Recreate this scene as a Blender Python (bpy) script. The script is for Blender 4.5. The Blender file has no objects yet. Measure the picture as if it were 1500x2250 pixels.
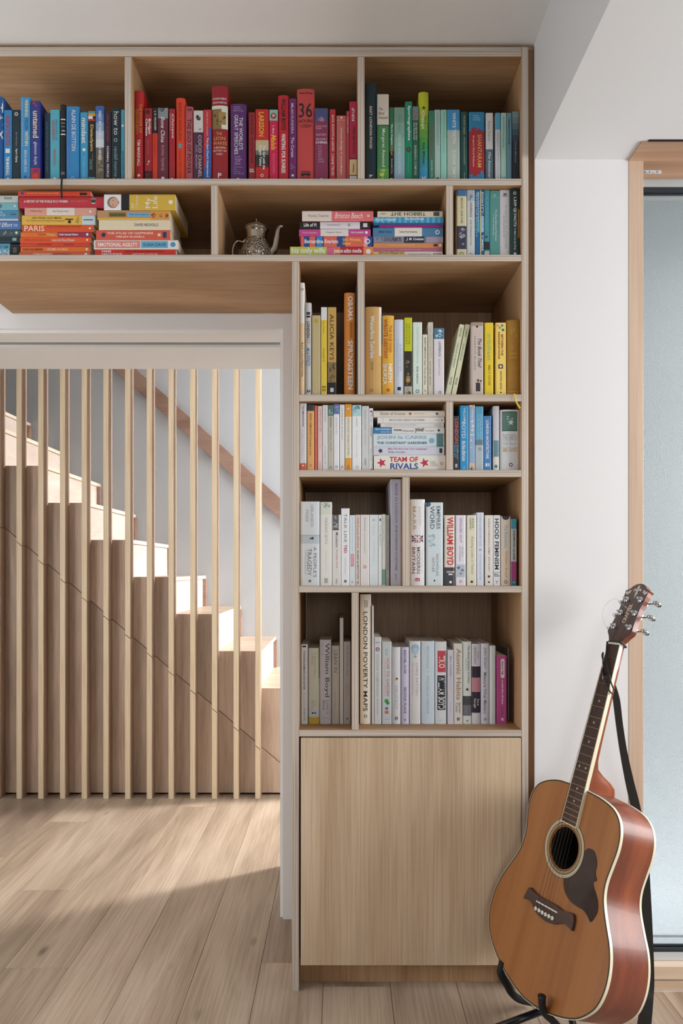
import bpy, bmesh, math, random
from mathutils import Matrix, Vector, noise
from mathutils.geometry import tessellate_polygon
SC = bpy.context.scene
COL = SC.collection
PI = math.pi
# ------------------------------------------------------------------ camera, world, light
D, F, HC = 1.8, 1450.0, 1.152          # camera distance to the bookcase front, focal length in px of 1500x2250, eye height
cd = bpy.data.cameras.new('camera'); cam = bpy.data.objects.new('camera', cd); COL.objects.link(cam)
cam.location = (0, -D, HC); cam.rotation_euler = (PI/2, 0, 0)
cd.sensor_fit = 'VERTICAL'; cd.sensor_height = 36; cd.sensor_width = 24
cd.lens = 36*F/2250; cd.shift_y = 125/2250; cd.clip_start = .02
SC.camera = cam
w = bpy.data.worlds.new('sky'); SC.world = w; w.use_nodes = True
bg = w.node_tree.nodes['Background']; bg.inputs[0].default_value = (.90, .95, 1.0, 1); bg.inputs[1].default_value = 2.6
def area(name, loc, target, sx, sy, power, col=(1, 1, 1)):
    l = bpy.data.lights.new(name, 'AREA'); l.shape = 'RECTANGLE'; l.size = sx; l.size_y = sy; l.energy = power; l.color = col
    o = bpy.data.objects.new(name, l); COL.objects.link(o); o.location = loc
    o.rotation_euler = (Vector(target)-Vector(loc)).to_track_quat('-Z', 'Y').to_euler()
    return o
area('garden_window_light', (0.4, -4.6, 1.5), (0.1, 0, 1.15), 1.1, 1.1, 8, (1.0, .985, .97))
area('side_window_light', (2.66, -.80, 1.4), (0, -.55, .95), 1.4, 1.35, 66, (1.0, .995, .985))
area('left_fill_light', (-2.62, -.95, 1.05), (0, -.55, 1.5), 1.5, 1.2, 25, (1.0, .99, .975))  # added fill from the left, evens the light on the bookcase fronts
area('hall_door_light', (2.4, 2.285, 2.2), (-.9, .75, 0.0), .75, .55, 455, (1.0, .985, .97))
area('hall_fill_light', (2.5, 1.12, 1.2), (-1.5, 1.56, .8), .45, 1.4, 10, (1.0, .99, .98))  # added soft fill for the stair wall, panels and slats
SC.view_settings.view_transform = 'Standard'; SC.view_settings.look = 'None'
SC.view_settings.exposure = 0.0; SC.view_settings.gamma = 1; SC.view_settings.use_curve_mapping = False

# ------------------------------------------------------------------ helpers
def lin(c): return c/12.92 if c <= .04045 else ((c+.055)/1.055)**2.4
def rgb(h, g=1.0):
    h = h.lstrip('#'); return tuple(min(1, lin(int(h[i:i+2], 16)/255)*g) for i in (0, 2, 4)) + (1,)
MATS = {}
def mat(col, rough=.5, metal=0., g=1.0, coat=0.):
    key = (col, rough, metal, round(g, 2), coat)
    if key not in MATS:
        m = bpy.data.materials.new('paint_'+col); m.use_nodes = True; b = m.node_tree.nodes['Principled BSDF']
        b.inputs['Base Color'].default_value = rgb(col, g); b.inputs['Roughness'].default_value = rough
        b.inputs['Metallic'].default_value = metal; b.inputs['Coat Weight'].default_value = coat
        b.inputs['Coat Roughness'].default_value = .08
        MATS[key] = m
    return MATS[key]
def wood(name, tones, axis='z', along=1.2, across=28, rough=.45, fine=.5, coat=0., pores=.35, var=0., knots=False, bump=.02, figure=0.):
    """procedural timber: stretched noise grain, fine pores, optional knots; grain runs along 'axis' of the object"""
    m = bpy.data.materials.new(name); m.use_nodes = True; nt = m.node_tree; N = nt.nodes; L = nt.links
    b = N['Principled BSDF']
    tc = N.new('ShaderNodeTexCoord'); oi = N.new('ShaderNodeObjectInfo')
    add = N.new('ShaderNodeVectorMath'); add.operation = 'MULTIPLY_ADD'
    comb = N.new('ShaderNodeCombineXYZ')
    for i in range(3): L.new(oi.outputs['Random'], comb.inputs[i])
    L.new(comb.outputs[0], add.inputs[0]); add.inputs[1].default_value = (17, 23, 31); L.new(tc.outputs['Object'], add.inputs[2])
    def mapped(al, ac):
        mp = N.new('ShaderNodeMapping'); s = [ac, ac, ac]; s['xyz'.index(axis)] = al
        mp.inputs['Scale'].default_value = s; L.new(add.outputs[0], mp.inputs[0]); return mp
    n1 = N.new('ShaderNodeTexNoise'); n1.inputs['Scale'].default_value = 1; n1.inputs['Detail'].default_value = 5; n1.inputs['Distortion'].default_value = .6+figure
    L.new(mapped(along, across*.3).outputs[0], n1.inputs['Vector'])
    n2 = N.new('ShaderNodeTexNoise'); n2.inputs['Scale'].default_value = 1; n2.inputs['Detail'].default_value = 3
    L.new(mapped(along*6, across*9).outputs[0], n2.inputs['Vector'])
    rp = N.new('ShaderNodeValToRGB'); L.new(n1.outputs['Fac'], rp.inputs[0])
    rp.color_ramp.elements[0].position = .3; rp.color_ramp.elements[1].position = .7
    rp.color_ramp.elements[0].color = rgb(tones[0]); rp.color_ramp.elements[1].color = rgb(tones[2])
    e = rp.color_ramp.elements.new(.5); e.color = rgb(tones[1])
    mx = N.new('ShaderNodeMix'); mx.data_type = 'RGBA'; mx.blend_type = 'MULTIPLY'; mx.inputs[0].default_value = pores
    r2 = N.new('ShaderNodeValToRGB'); r2.color_ramp.elements[0].position = .38; r2.color_ramp.elements[1].position = .58
    r2.color_ramp.elements[0].color = (.45, .40, .36, 1); L.new(n2.outputs['Fac'], r2.inputs[0])
    L.new(rp.outputs[0], mx.inputs[6]); L.new(r2.outputs[0], mx.inputs[7])
    out = mx.outputs[2]
    if knots:
        v = N.new('ShaderNodeTexVoronoi'); v.inputs['Scale'].default_value = 1
        mk = mapped(2.6, 6.2); L.new(mk.outputs[0], v.inputs['Vector'])
        r3 = N.new('ShaderNodeValToRGB'); r3.color_ramp.elements[0].position = .02; r3.color_ramp.elements[1].position = .10
        r3.color_ramp.elements[0].color = (.16, .13, .11, 1); r3.color_ramp.elements[1].color = (1, 1, 1, 1)
        L.new(v.outputs['Distance'], r3.inputs[0])
        m3 = N.new('ShaderNodeMix'); m3.data_type = 'RGBA'; m3.blend_type = 'MULTIPLY'; m3.inputs[0].default_value = .75
        L.new(out, m3.inputs[6]); L.new(r3.outputs[0], m3.inputs[7]); out = m3.outputs[2]
    if var:
        hs = N.new('ShaderNodeHueSaturation'); mr = N.new('ShaderNodeMapRange')
        mr.inputs[3].default_value = 1-var; mr.inputs[4].default_value = 1+var
        L.new(oi.outputs['Random'], mr.inputs[0]); L.new(mr.outputs[0], hs.inputs['Value']); L.new(out, hs.inputs['Color']); out = hs.outputs[0]
    L.new(out, b.inputs['Base Color']); b.inputs['Roughness'].default_value = rough
    b.inputs['Coat Weight'].default_value = coat; b.inputs['Coat Roughness'].default_value = .07
    bp = N.new('ShaderNodeBump'); bp.inputs['Strength'].default_value = .25; bp.inputs['Distance'].default_value = bump*.02
    L.new(n2.outputs['Fac'], bp.inputs['Height']); L.new(bp.outputs[0], b.inputs['Normal'])
    return m
def plywood(name, axis, tones=('a09284', 'bfb2a5', 'cdc2b6')):
    """edge of a birch ply board: thin layers stacked along 'axis'"""
    m = bpy.data.materials.new(name); m.use_nodes = True; nt = m.node_tree; N = nt.nodes; L = nt.links
    b = N['Principled BSDF']; tc = N.new('ShaderNodeTexCoord'); mp = N.new('ShaderNodeMapping')
    s = [2.5, 2.5, 2.5]; s['xyz'.index(axis)] = 620; mp.inputs['Scale'].default_value = s
    L.new(tc.outputs['Object'], mp.inputs[0])
    n = N.new('ShaderNodeTexNoise'); n.inputs['Scale'].default_value = 1; n.inputs['Detail'].default_value = 1.5
    L.new(mp.outputs[0], n.inputs['Vector'])
    rp = N.new('ShaderNodeValToRGB'); rp.color_ramp.elements[0].position = .36; rp.color_ramp.elements[1].position = .62
    rp.color_ramp.elements[0].color = rgb(tones[0]); rp.color_ramp.elements[1].color = rgb(tones[2])
    e = rp.color_ramp.elements.new(.45); e.color = rgb(tones[1])
    L.new(n.outputs['Fac'], rp.inputs[0]); L.new(rp.outputs[0], b.inputs['Base Color']); b.inputs['Roughness'].default_value = .6
    return m
def link(name, me, parent=None, loc=None):
    o = bpy.data.objects.new(name, me); COL.objects.link(o)
    if parent: o.parent = parent
    if loc: o.location = loc
    return o
def tag(o, label=None, cat=None, group=None, kind=None):
    if label: o['label'] = label
    if cat: o['category'] = cat
    if group: o['group'] = group
    if kind: o['kind'] = kind
    return o
def thing(name, label, cat, loc=(0, 0, 0), rot=(0, 0, 0), group=None):
    o = bpy.data.objects.new(name, None); o.empty_display_size = .05; COL.objects.link(o); o.location = loc; o.rotation_euler = rot
    return tag(o, label, cat, group)
class MB:
    """collects polygons with material slots and links them as one mesh"""
    def __init__(s): s.v = []; s.f = []; s.mi = []; s.ms = []; s.sm = []
    def slot(s, m):
        if m not in s.ms: s.ms.append(m)
        return s.ms.index(m)
    def add(s, vs, fs, m, smooth=False):
        o = len(s.v); s.v += [tuple(p) for p in vs]; k = s.slot(m)
        for f in fs: s.f.append([i+o for i in f]); s.mi.append(k); s.sm.append(smooth)
    def box(s, a, b, m, faces=None):
        x0, y0, z0 = a; x1, y1, z1 = b
        vs = [(x0,y0,z0),(x1,y0,z0),(x1,y1,z0),(x0,y1,z0),(x0,y0,z1),(x1,y0,z1),(x1,y1,z1),(x0,y1,z1)]
        fs = {'-z':(0,3,2,1),'z':(4,5,6,7),'-y':(0,1,5,4),'x':(1,2,6,5),'y':(2,3,7,6),'-x':(3,0,4,7)}
        for k, f in fs.items(): s.add(vs, [f], (faces or {}).get(k, m))
    def poly(s, pts, w0, w1, m, plane='xz', holes=(), side=None):
        """flat outline (with holes) given thickness from w0 to w1; plane xz: thickness along y; xy: along z; yz: along x"""
        loops = [list(pts)]+[list(h) for h in holes]
        def P(p, w):
            return {'xz': (p[0], w, p[1]), 'xy': (p[0], p[1], w), 'yz': (w, p[0], p[1])}[plane]
        flat = [p for l in loops for p in l]
        tr = tessellate_polygon([[Vector((p[0], p[1], 0)) for p in l] for l in loops]); n = len(flat)
        vs = [P(p, w0) for p in flat]+[P(p, w1) for p in flat]
        s.add(vs, [tuple(t) for t in tr]+[tuple(i+n for i in reversed(t)) for t in tr], m)
        o = 0; sf = []
        for l in loops:
            k = len(l); sf += [(o+i, o+(i+1) % k, n+o+(i+1) % k, n+o+i) for i in range(k)]; o += k
        s.add(vs, sf, side or m)
    def tube(s, pts, r, m, n=10, flat=None, smooth=True):
        pts = [Vector(p) for p in pts]; rs = r if isinstance(r, (list, tuple)) else [r]*len(pts)
        vs = []; up = Vector((0, 0, 1)); pa = None
        for i, p in enumerate(pts):
            t = (pts[min(i+1, len(pts)-1)]-pts[max(i-1, 0)]).normalized()
            if pa is None: a = t.cross(up if abs(t.z) < .9 else Vector((1, 0, 0))).normalized()
            else: a = (pa-t*pa.dot(t)).normalized()
            pa = a; b = t.cross(a)
            for k in range(n):
                an = 2*PI*k/n; vs.append(p+a*(rs[i]*math.cos(an))+b*(rs[i]*(flat or 1)*math.sin(an)))
        fs = [(i*n+k, i*n+(k+1) % n, (i+1)*n+(k+1) % n, (i+1)*n+k) for i in range(len(pts)-1) for k in range(n)]
        fs += [tuple(range(n)), tuple(reversed(range((len(pts)-1)*n, len(pts)*n)))]
        s.add(vs, fs, m, smooth)
    def lathe(s, prof, m, n=32, c=(0, 0, 0), smooth=True):
        vs = [(c[0]+r*math.cos(2*PI*k/n), c[1]+r*math.sin(2*PI*k/n), c[2]+z) for r, z in prof for k in range(n)]
        fs = [(i*n+k, i*n+(k+1) % n, (i+1)*n+(k+1) % n, (i+1)*n+k) for i in range(len(prof)-1) for k in range(n)]
        s.add(vs, fs, m, smooth)
    def build(s, name, parent=None, loc=None, bevel=0, fix=True):
        me = bpy.data.meshes.new(name); me.from_pydata(s.v, [], s.f)
        for m in s.ms: me.materials.append(m)
        me.polygons.foreach_set('material_index', s.mi); me.polygons.foreach_set('use_smooth', s.sm)
        if fix:
            bm = bmesh.new(); bm.from_mesh(me); bmesh.ops.remove_doubles(bm, verts=bm.verts, dist=1e-6)
            bmesh.ops.recalc_face_normals(bm, faces=bm.faces); bm.to_mesh(me); bm.free()
        me.update(); o = link(name, me, parent, loc)
        if bevel:
            md = o.modifiers.new('bevel', 'BEVEL'); md.width = bevel; md.segments = 2; md.limit_method = 'ANGLE'; md.harden_normals = False
        return o
def boxo(name, a, b, m, parent=None, faces=None, bevel=0, kind=None):
    """a box whose origin is at the middle of its base"""
    c = ((a[0]+b[0])/2, (a[1]+b[1])/2, min(a[2], b[2])); q = MB()
    q.box([a[i]-c[i] for i in range(3)], [b[i]-c[i] for i in range(3)], m, faces)
    o = q.build(name, parent, c, bevel)
    if kind: o['kind'] = kind
    return o
K0 = D/F
def X(px, y=0.): return (px-750)*(D+y)/F
def Z(py, y=0.): return HC-(py-1250)*(D+y)/F
def catmull(pts, n=6, closed=False):
    out = []; L = len(pts)
    for i in range(L if closed else L-1):
        g = lambda j: Vector(pts[j % L] if closed else pts[max(0, min(L-1, j))])
        p0, p1, p2, p3 = g(i-1), g(i), g(i+1), g(i+2)
        for k in range(n):
            t = k/n; out.append(.5*((2*p1)+(p2-p0)*t+(2*p0-5*p1+4*p2-p3)*t*t+(3*p1-p0-3*p2+p3)*t**3))
    if not closed: out.append(Vector(pts[-1]))
    return out

# ------------------------------------------------------------------ materials
def plaster(name, col, bump=.0, rough=.9, sc=60):
    m = bpy.data.materials.new(name); m.use_nodes = True; N = m.node_tree.nodes; L = m.node_tree.links; b = N['Principled BSDF']
    b.inputs['Roughness'].default_value = rough; tc = N.new('ShaderNodeTexCoord')
    n = N.new('ShaderNodeTexNoise'); n.inputs['Scale'].default_value = sc; n.inputs['Detail'].default_value = 4; L.new(tc.outputs['Object'], n.inputs['Vector'])
    rp = N.new('ShaderNodeValToRGB'); rp.color_ramp.elements[0].position = .3; rp.color_ramp.elements[1].position = .7
    c = rgb(col); d = .99 if bump < .1 else .90
    rp.color_ramp.elements[0].color = (c[0]*d, c[1]*d, c[2]*d, 1); rp.color_ramp.elements[1].color = c
    L.new(n.outputs['Fac'], rp.inputs[0]); L.new(rp.outputs[0], b.inputs['Base Color'])
    if bump:
        bp = N.new('ShaderNodeBump'); bp.inputs['Strength'].default_value = bump; bp.inputs['Distance'].default_value = .006
        L.new(n.outputs['Fac'], bp.inputs['Height']); L.new(bp.outputs[0], b.inputs['Normal'])
    return m
M_white = plaster('white_wall_paint', 'e0e0e1')
M_ceil = plaster('ceiling_paint', 'dddbd8')
M_trimw = mat('e4e2df', .45)
M_render = plaster('rough_render', 'e6eef0', 1.0, .95, 230)
M_plinth = plaster('smooth_plinth', 'c3cbcd', .1)
OAK = ('9a7751', 'b08b66', 'bd9a76')
M_oak_x = wood('oak_veneer_across', OAK, 'x', 1.1, 30, .5)
M_oak_z = wood('oak_veneer_upright', OAK, 'z', 1.1, 30, .5)
M_door = wood('oak_door_veneer', ('c2a688', 'd3bb9d', 'dfcab0'), 'z', .7, 26, .5, pores=.3)
M_ply_z = plywood('ply_edge_level', 'z')
M_ply_x = plywood('ply_edge_upright', 'x')
M_slat = plywood('pale_ply_slat_face', 'x', ('c6ab88', 'd9c3a2', 'e0cdb0'))
M_slat_side = wood('shaded_slat_veneer', ('8f745e', 'a08570', 'ae937c'), 'z', .8, 40, .55, pores=.2)
M_panel = wood('stair_panel_oak', ('a58c78', 'bba18b', 'c9b19d'), 'z', 1.0, 22, .5, var=.16, pores=.3)
M_riser = wood('pale_riser_oak', ('c6b2a4', 'd2c2b6', 'dbcdc2'), 'y', 2, 26, .5, var=.05, pores=.15)
M_nosing = mat('d8c9b4', .5)
M_tread = wood('tread_oak', ('b09a86', 'c6b19c', 'd2c0ae'), 'x', 1.5, 22, .42)
M_rail = wood('handrail_oak', ('86695a', '98796a', 'a5887a'), 'x', 1.2, 30, .5)
M_floor = wood('floor_oak', ('917d6b', 'ad9985', 'c1ae9a'), 'y', .8, 17, .38, var=.14, knots=True, pores=.33, figure=.5)
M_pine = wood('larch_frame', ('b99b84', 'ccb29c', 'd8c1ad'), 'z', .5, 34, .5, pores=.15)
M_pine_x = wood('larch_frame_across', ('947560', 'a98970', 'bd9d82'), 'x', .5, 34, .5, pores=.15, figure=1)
M_sill = wood('larch_sill', ('c9ad92', 'dac3aa', 'e4d2bd'), 'x', .5, 34, .5, pores=.1, figure=1)
M_dark = mat('14110f', .8)
M_black = mat('0c0c0e', .5)

# ------------------------------------------------------------------ the setting
random.seed(7)
ZC, ZS, XB = 2.5895, 2.269, .5276       # ceiling, lowered soffit, edge of the soffit
q = MB(); q.box((-2.7, -4.7, -.12), (.8, 2.4, -.008), M_dark); q.box((.8, -4.7, -.12), (2.8, 0, -.008), M_dark); q.box((.8, .88, -.12), (2.7, 2.4, -.008), M_dark)
FLOOR = tag(q.build('floor'), kind='structure')
SW = .1845
joints = {-2: [(2115,)], -1: [(1836, ), (2190,)]}
def ypy(py): return HC*F/(py-1250)-D
endj = {-1: [ypy(1836.6), ypy(2115)], -5: [ypy(2127)], -7: [ypy(1806)], -4: [ypy(1773)], -3: [], -2: [2.05], 0: [.02]}
plank_me = {}
for i in range(-14, 15):
    x0 = -.05+SW*i; x1 = x0+SW
    ys = [-4.65, 2.32 if i < 4 else 0.]
    ys += endj.get(i, [random.uniform(.5, 1.6)] if i != 1 and i < 4 else [])
    yy = random.uniform(-1.9, -1.0)
    while yy > -4.4: ys.append(yy); yy -= random.uniform(1.4, 2.2)
    ys = sorted(ys)
    for a, b in zip(ys[:-1], ys[1:]):
        key = round(b-a, 3); c = ((x0+x1)/2, (a+b)/2, -.018)
        if key not in plank_me:
            q = MB(); h = (b-a)/2-.0004; ww = SW/2-.0005
            q.box((-ww, -h, 0), (ww, h, .018), M_floor); o = q.build('floor_plank', FLOOR, None, .0009); plank_me[key] = o.data
        else:
            o = link('floor_plank', plank_me[key], FLOOR); md = o.modifiers.new('bevel', 'BEVEL'); md.width = .0009; md.segments = 1; md.limit_method = 'ANGLE'
        o.location = Vector(c)-FLOOR.location
boxo('ceiling', (-2.7, -4.7, ZC), (2.8, 2.4, ZC+.1), M_ceil, kind='structure')
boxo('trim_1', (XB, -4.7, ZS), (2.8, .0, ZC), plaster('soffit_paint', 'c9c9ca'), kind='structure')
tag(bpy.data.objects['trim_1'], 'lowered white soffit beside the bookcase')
q = MB(); a0, a1 = .37, .775
q.box((-.193, a0, 0), (.823, a1, ZC), M_white); q.box((-2.7, a0, 1.942), (-.193, a1, ZC), M_white); q.box((-2.7, a0, 0), (-2.3, a1, 1.942), M_white)
tag(q.build('wall_back'), kind='structure')
q = MB(); q.box((XB, 0, 0), (.782, a0, ZS), M_white); q.box((.782, .09, 0), (.823, a0, ZS), M_white)
tag(q.build('wall_pier'), kind='structure')
q = MB(); q.box((.5276, 0.001, ZS), (2.8, .052, ZC), M_white); tag(q.build('wall_above_window'), kind='structure')
M_grey = plaster('grey_wall_paint', '8a8885')
q = MB(); q.box((-2.8, -4.7, 0), (-2.7, -1.75, ZC), M_grey); q.box((-2.8, -.15, 0), (-2.7, 2.4, ZC), M_grey); q.box((-2.8, -1.75, 2.2), (-2.7, -.15, ZC), M_grey); q.box((-2.8, -1.75, 0), (-2.7, -.15, .5), M_grey)
tag(q.build('wall_left'), kind='structure')
q = MB(); q.box((2.7, -4.7, 0), (2.8, -1.7, ZC), M_grey); q.box((2.7, -1.7, 2.15), (2.8, -.1, ZC), M_grey); q.box((2.7, -.1, 0), (2.8, 0, ZC), M_grey); q.box((2.7, -1.7, 0), (2.8, -.1, .7), M_grey)
tag(q.build('wall_right'), kind='structure')
q = MB(); q.box((-2.7, -4.8, 0), (-.2, -4.7, ZC), M_grey); q.box((1.0, -4.8, 0), (2.7, -4.7, ZC), M_grey); q.box((-.2, -4.8, 2.1), (1.0, -4.7, ZC), M_grey); q.box((-.2, -4.8, 0), (1.0, -4.7, .9), M_grey)
tag(q.build('wall_front'), kind='structure')
boxo('wall_stair', (-2.7, 2.3, 0), (2.7, 2.4, ZC+.4), plaster('stair_wall_paint', 'b6babf'), kind='structure')
boxo('wall_hall', (2.6, .88, 0), (2.7, 2.3, ZC), M_white, kind='structure')
# lining of the opening
q = MB(); q.box((-.203, .384, 0), (-.193, .775, 1.942), M_trimw)
q.box((-2.3, .384, 1.932), (-.203, .472, 1.942), M_trimw); q.box((-2.3, .522, 1.932), (-.203, .775, 1.942), M_trimw)
q.box((-2.3, .472, 1.941), (-.203, .522, 1.9425), mat('8d9090', .5))
tag(q.build('trim_2'), 'white lining of the wide opening', kind='structure')
# garden window: frame of pale larch, aluminium edges, pane
W1 = thing('window_1', None, None, (1.6, .04, .0)); W1['kind'] = 'structure'
def wpart(name, a, b, m, **k):
    o = boxo(name, a, b, m, None, **k); o.parent = W1; o.location = o.location-W1.location; return o
XR = 2.68; yf = 0
wpart('frame_stile', (.7825, -.001, Z(2179)), (.823, .088, ZS-.004), M_pine, bevel=.0012)
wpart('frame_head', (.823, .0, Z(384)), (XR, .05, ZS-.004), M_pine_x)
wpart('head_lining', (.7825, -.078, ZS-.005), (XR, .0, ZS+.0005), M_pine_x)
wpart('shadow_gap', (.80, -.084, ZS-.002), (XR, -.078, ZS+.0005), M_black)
wpart('aluminium_head', (.823, .02, Z(401)), (XR, .05, Z(384.3)), mat('b9bfc2', .35, .3))
wpart('head_gasket', (.823, .022, Z(408)), (XR, .05, Z(401.2)), mat('1c242b', .5))
wpart('frame_sill', (.823, -.004, Z(2151)), (XR, .05, Z(2121)), M_sill, bevel=.002)
wpart('sill_groove', (.823, .004, Z(2156)), (XR, .05, Z(2151)), M_sill)
wpart('sill_foot', (.823, 0, 0), (XR, .05, Z(2156)), M_sill, bevel=.0015)
wpart('aluminium_sill', (.823, .02, Z(2120)), (XR, .05, Z(2102)), mat('cfd6dc', .3, .3))
wpart('sill_gasket', (.823, .022, Z(2101.8)), (XR, .05, Z(2096)), mat('1c242b', .5))
gm = bpy.data.materials.new('window_glass'); gm.use_nodes = True; N = gm.node_tree.nodes; L = gm.node_tree.links
N.remove(N['Principled BSDF']); tr = N.new('ShaderNodeBsdfTransparent'); gl = N.new('ShaderNodeBsdfGlossy'); gl.inputs['Roughness'].default_value = .02
fr = N.new('ShaderNodeFresnel'); fr.inputs[0].default_value = 1.45; mxs = N.new('ShaderNodeMixShader')
L.new(fr.outputs[0], mxs.inputs[0]); L.new(tr.outputs[0], mxs.inputs[1]); L.new(gl.outputs[0], mxs.inputs[2]); L.new(mxs.outputs[0], N['Material Output'].inputs[0])
wpart('pane', (.823, .034, Z(2096)), (XR, .040, Z(408)), gm)
o = wpart('maker_sticker', (.8235, -.0006, Z(381.5)), (.872, .0, Z(374.5)), mat('c9ced0', .4)); o['label'] = 'small pale printed sticker on the head of the frame'
q = MB()
for i_, (a_, b_) in enumerate(((.8245, .8285), (.8295, .8345), (.838, .841), (.8455, .853))): q.box((a_-1.6, -.0409, Z(380.6)), (b_-1.6, -.0406, Z(379.4 if i_ % 2 else 376.2)), mat('6a7480', .5))
cx_, cz_ = .8605-1.6, Z(378); rg = [(cx_+.0032*math.cos(k_*PI/8), cz_+.0028*math.sin(k_*PI/8)) for k_ in range(16)]; ri = [(cx_+.0023*math.cos(k_*PI/8), cz_+.0019*math.sin(k_*PI/8)) for k_ in range(16)]
q.poly(rg, -.0409, -.0406, M_black, holes=[ri]); q.build('sticker_print', W1)
# outside
boxo('wall_outside', (.823, .776, -.28), (6, .88, 4.2), M_render, kind='structure')
boxo('trim_3', (.823, .765, -.9), (6, .88, -.281), M_plinth, kind='structure'); bpy.data.objects['trim_3']['label'] = 'smooth grey plinth under the rendered outside wall'
boxo('terrace', (.823, .05, -.98), (6, .764, -.90), M_plinth, kind='structure')

# ------------------------------------------------------------------ staircase behind the slats
YP = 1.563; YS = 1.508; DS = D+YS
xs = lambda i: (36.3+5.7+47.66*i-750)*DS/F
XK = lambda k: xs(11-2*(k-4)); ZK = lambda k: .544+(k-3)*.189
zj = lambda x: 1.384-.8545*(x+1.7395)
ST = thing('staircase', 'oak staircase climbing to the left behind the slats, with closed panelled side', 'staircase', (-1.0, 1.9, 0))
def spart(name, mb, **k):
    mb.v = [(a+1.0, b-1.9, c) for a, b, c in mb.v]; return mb.build(name, ST, **k)
for k in range(1, 12):
    xr, xl = XK(k), XK(k+1); z1 = ZK(k); z0 = ZK(k-1) if k > 1 else 0
    q = MB(); q.box((xl-.01, YP+.001, z1-.02), (xr+.012, 2.299, z1), M_tread, {'x': M_nosing}); spart('tread', q, bevel=.001)
    q = MB(); q.box((xr-.02, YP+.002, z0), (xr, 2.299, z1-.02), M_riser); spart('riser', q)
    q = MB(); q.box((xr, 2.262, z0), (xr+.02, 2.299, z1-.02), M_rail); spart('skirting_end', q)
g = .0022
def clip(xa, xb, ztop, up):
    if up: return [(xa, zj(xa)+g), (xb, max(zj(xb)+g, .012)), (xb, ztop), (xa, ztop)]
    return [(xa, .012), (xb, .012), (xb, zj(xb)-g), (xa, zj(xa)-g)]
edges = [xs(i) for i in range(-4, 12)]
for i, xa in enumerate(edges):
    idx = i-4; k = 4+(11-idx+1)//2-1 if idx < 11 else 3
    k = next(k for k in range(14, 0, -1) if XK(k) > xa+.05)
    xb = edges[i+1] if i+1 < len(edges) else XK(3)
    for up in (0, 1):
        q = MB(); q.poly(clip(xa+.0006, xb-.0006, ZK(k)-.0005, up), YP, YP+.02, M_panel)
        if not up and zj(xb) < .03: continue
        o = spart('panel_board', q)
for k in (1, 2):
    q = MB(); q.box((XK(k+1)+.001, YP, .012), (XK(k), YP+.02, ZK(k)-.0005), M_panel); spart('panel_board', q)
q = MB(); q.poly([(edges[0], .0), (XK(3), 0), (XK(3), ZK(2)), (edges[0], zj(edges[0])+.1)], YP+.024, YP+.03, M_dark); spart('dark_backing', q)
SL = thing('slatted_screen', 'screen of upright pale plywood slats in front of the staircase', 'screen', (-1.0, YS+.027, 0))
hw = .0132
for i in range(-2, 12):
    c = xs(i)
    for up in (0, 1):
        gg = .0016
        pts = [(-hw, zj(c-hw)+gg), (hw, zj(c+hw)+gg), (hw, 2.585), (-hw, 2.585)] if up else [(-hw, .0), (hw, 0), (hw, zj(c+hw)-gg), (-hw, zj(c-hw)-gg)]
        q = MB(); q.poly(pts, -.0275, .0265, M_slat, side=M_slat_side)
        # sides facing left and right are veneer, darkened partly to show shade; the front is the ply edge
        o = q.build('slat', SL, (c+1.0, 0, 0), .0008)
HR = thing('handrail', 'brown oak handrail sloping down along the white stair wall', 'handrail', (-.9, 2.26, 1.8))
dr = D+2.25; P_ = lambda px, py: ((px-750)*dr/F+.9, HC-(py-1250)*dr/F-1.8)
sl = (1094-806)/(615-294.)
q = MB(); q.poly([P_(120, 806-174*sl), P_(640, 1094+25*sl), P_(640, 1139+25*sl), P_(120, 851-174*sl)], -.02, .018, M_rail)
q.build('rail', HR, None, .002)
q = MB()
for px in (180, 330, 480, 610):
    a, b = P_(px, 806+(px-294)*sl+22); q.box((a-.02, .018, b-.02), (a+.02, .04, b+.02), mat('7a7a7a', .4, .8))
    q.build('bracket', HR); q = MB()

# ------------------------------------------------------------------ bookcase
BC = thing('bookcase', 'large oak-veneered plywood bookcase with open bays and a cupboard door', 'bookcase', (0, .18, 0))
DB = .36
def bpart(name, x0, x1, z0, z1, m, y0=0., y1=DB, faces=None, bev=.0009):
    o = boxo(name, (x0, y0, z0), (x1, y1, z1), m, None, faces, bev); o.parent = BC; o.location = o.location-BC.location; return o
XL = X(-120); XI = X(1145.5); XO = X(1160.5)
def shelf(pa, pb, xa, xb=None): return bpart('shelf', xa, (XI if xb is None else xb)-.0003, Z(pb), Z(pa), M_oak_x, faces={'-y': M_ply_z})
def divider(xa, xb, pa, pb): return bpart('divider', X(xa), X(xb), Z(pb)+.0003, Z(pa)-.0003, M_oak_z, faces={'-y': M_ply_x}, y0=.0006)
o = shelf(103, 124, XL); o.name = 'top_panel'
SH = {1: 392.5, 2: 559.5, 3: 866.5, 4: 1032.5, 5: 1287.5, 6: 1604}
shelf(392.5, 407, XL); shelf(559.5, 574, XL)
for a, b in ((866.5, 882), (1032.5, 1048), (1287.5, 1302), (1604, 1618.5)): shelf(a, b, X(657))
bpart('side_panel', X(641), X(657)-.0003, 0, Z(574)-.0003, M_oak_z, faces={'-y': M_ply_x})
bpart('side_panel', XI, XO, 0, Z(103), M_oak_z, faces={'-y': M_ply_x})
for a in ((273.5, 289.5, 124, 392.5), (785.3, 801, 124, 392.5), (463.3, 479, 407, 559.5), (980, 995.5, 407, 559.5), (785.5, 801, 574, 866.5),
          (980, 995.5, 882, 1032.5), (884, 900, 1048, 1287.5), (772.5, 788, 1302, 1604)): divider(*a)
bpart('back_panel', XL, XI, Z(574), Z(103), M_oak_z, .3605, .368)
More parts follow.
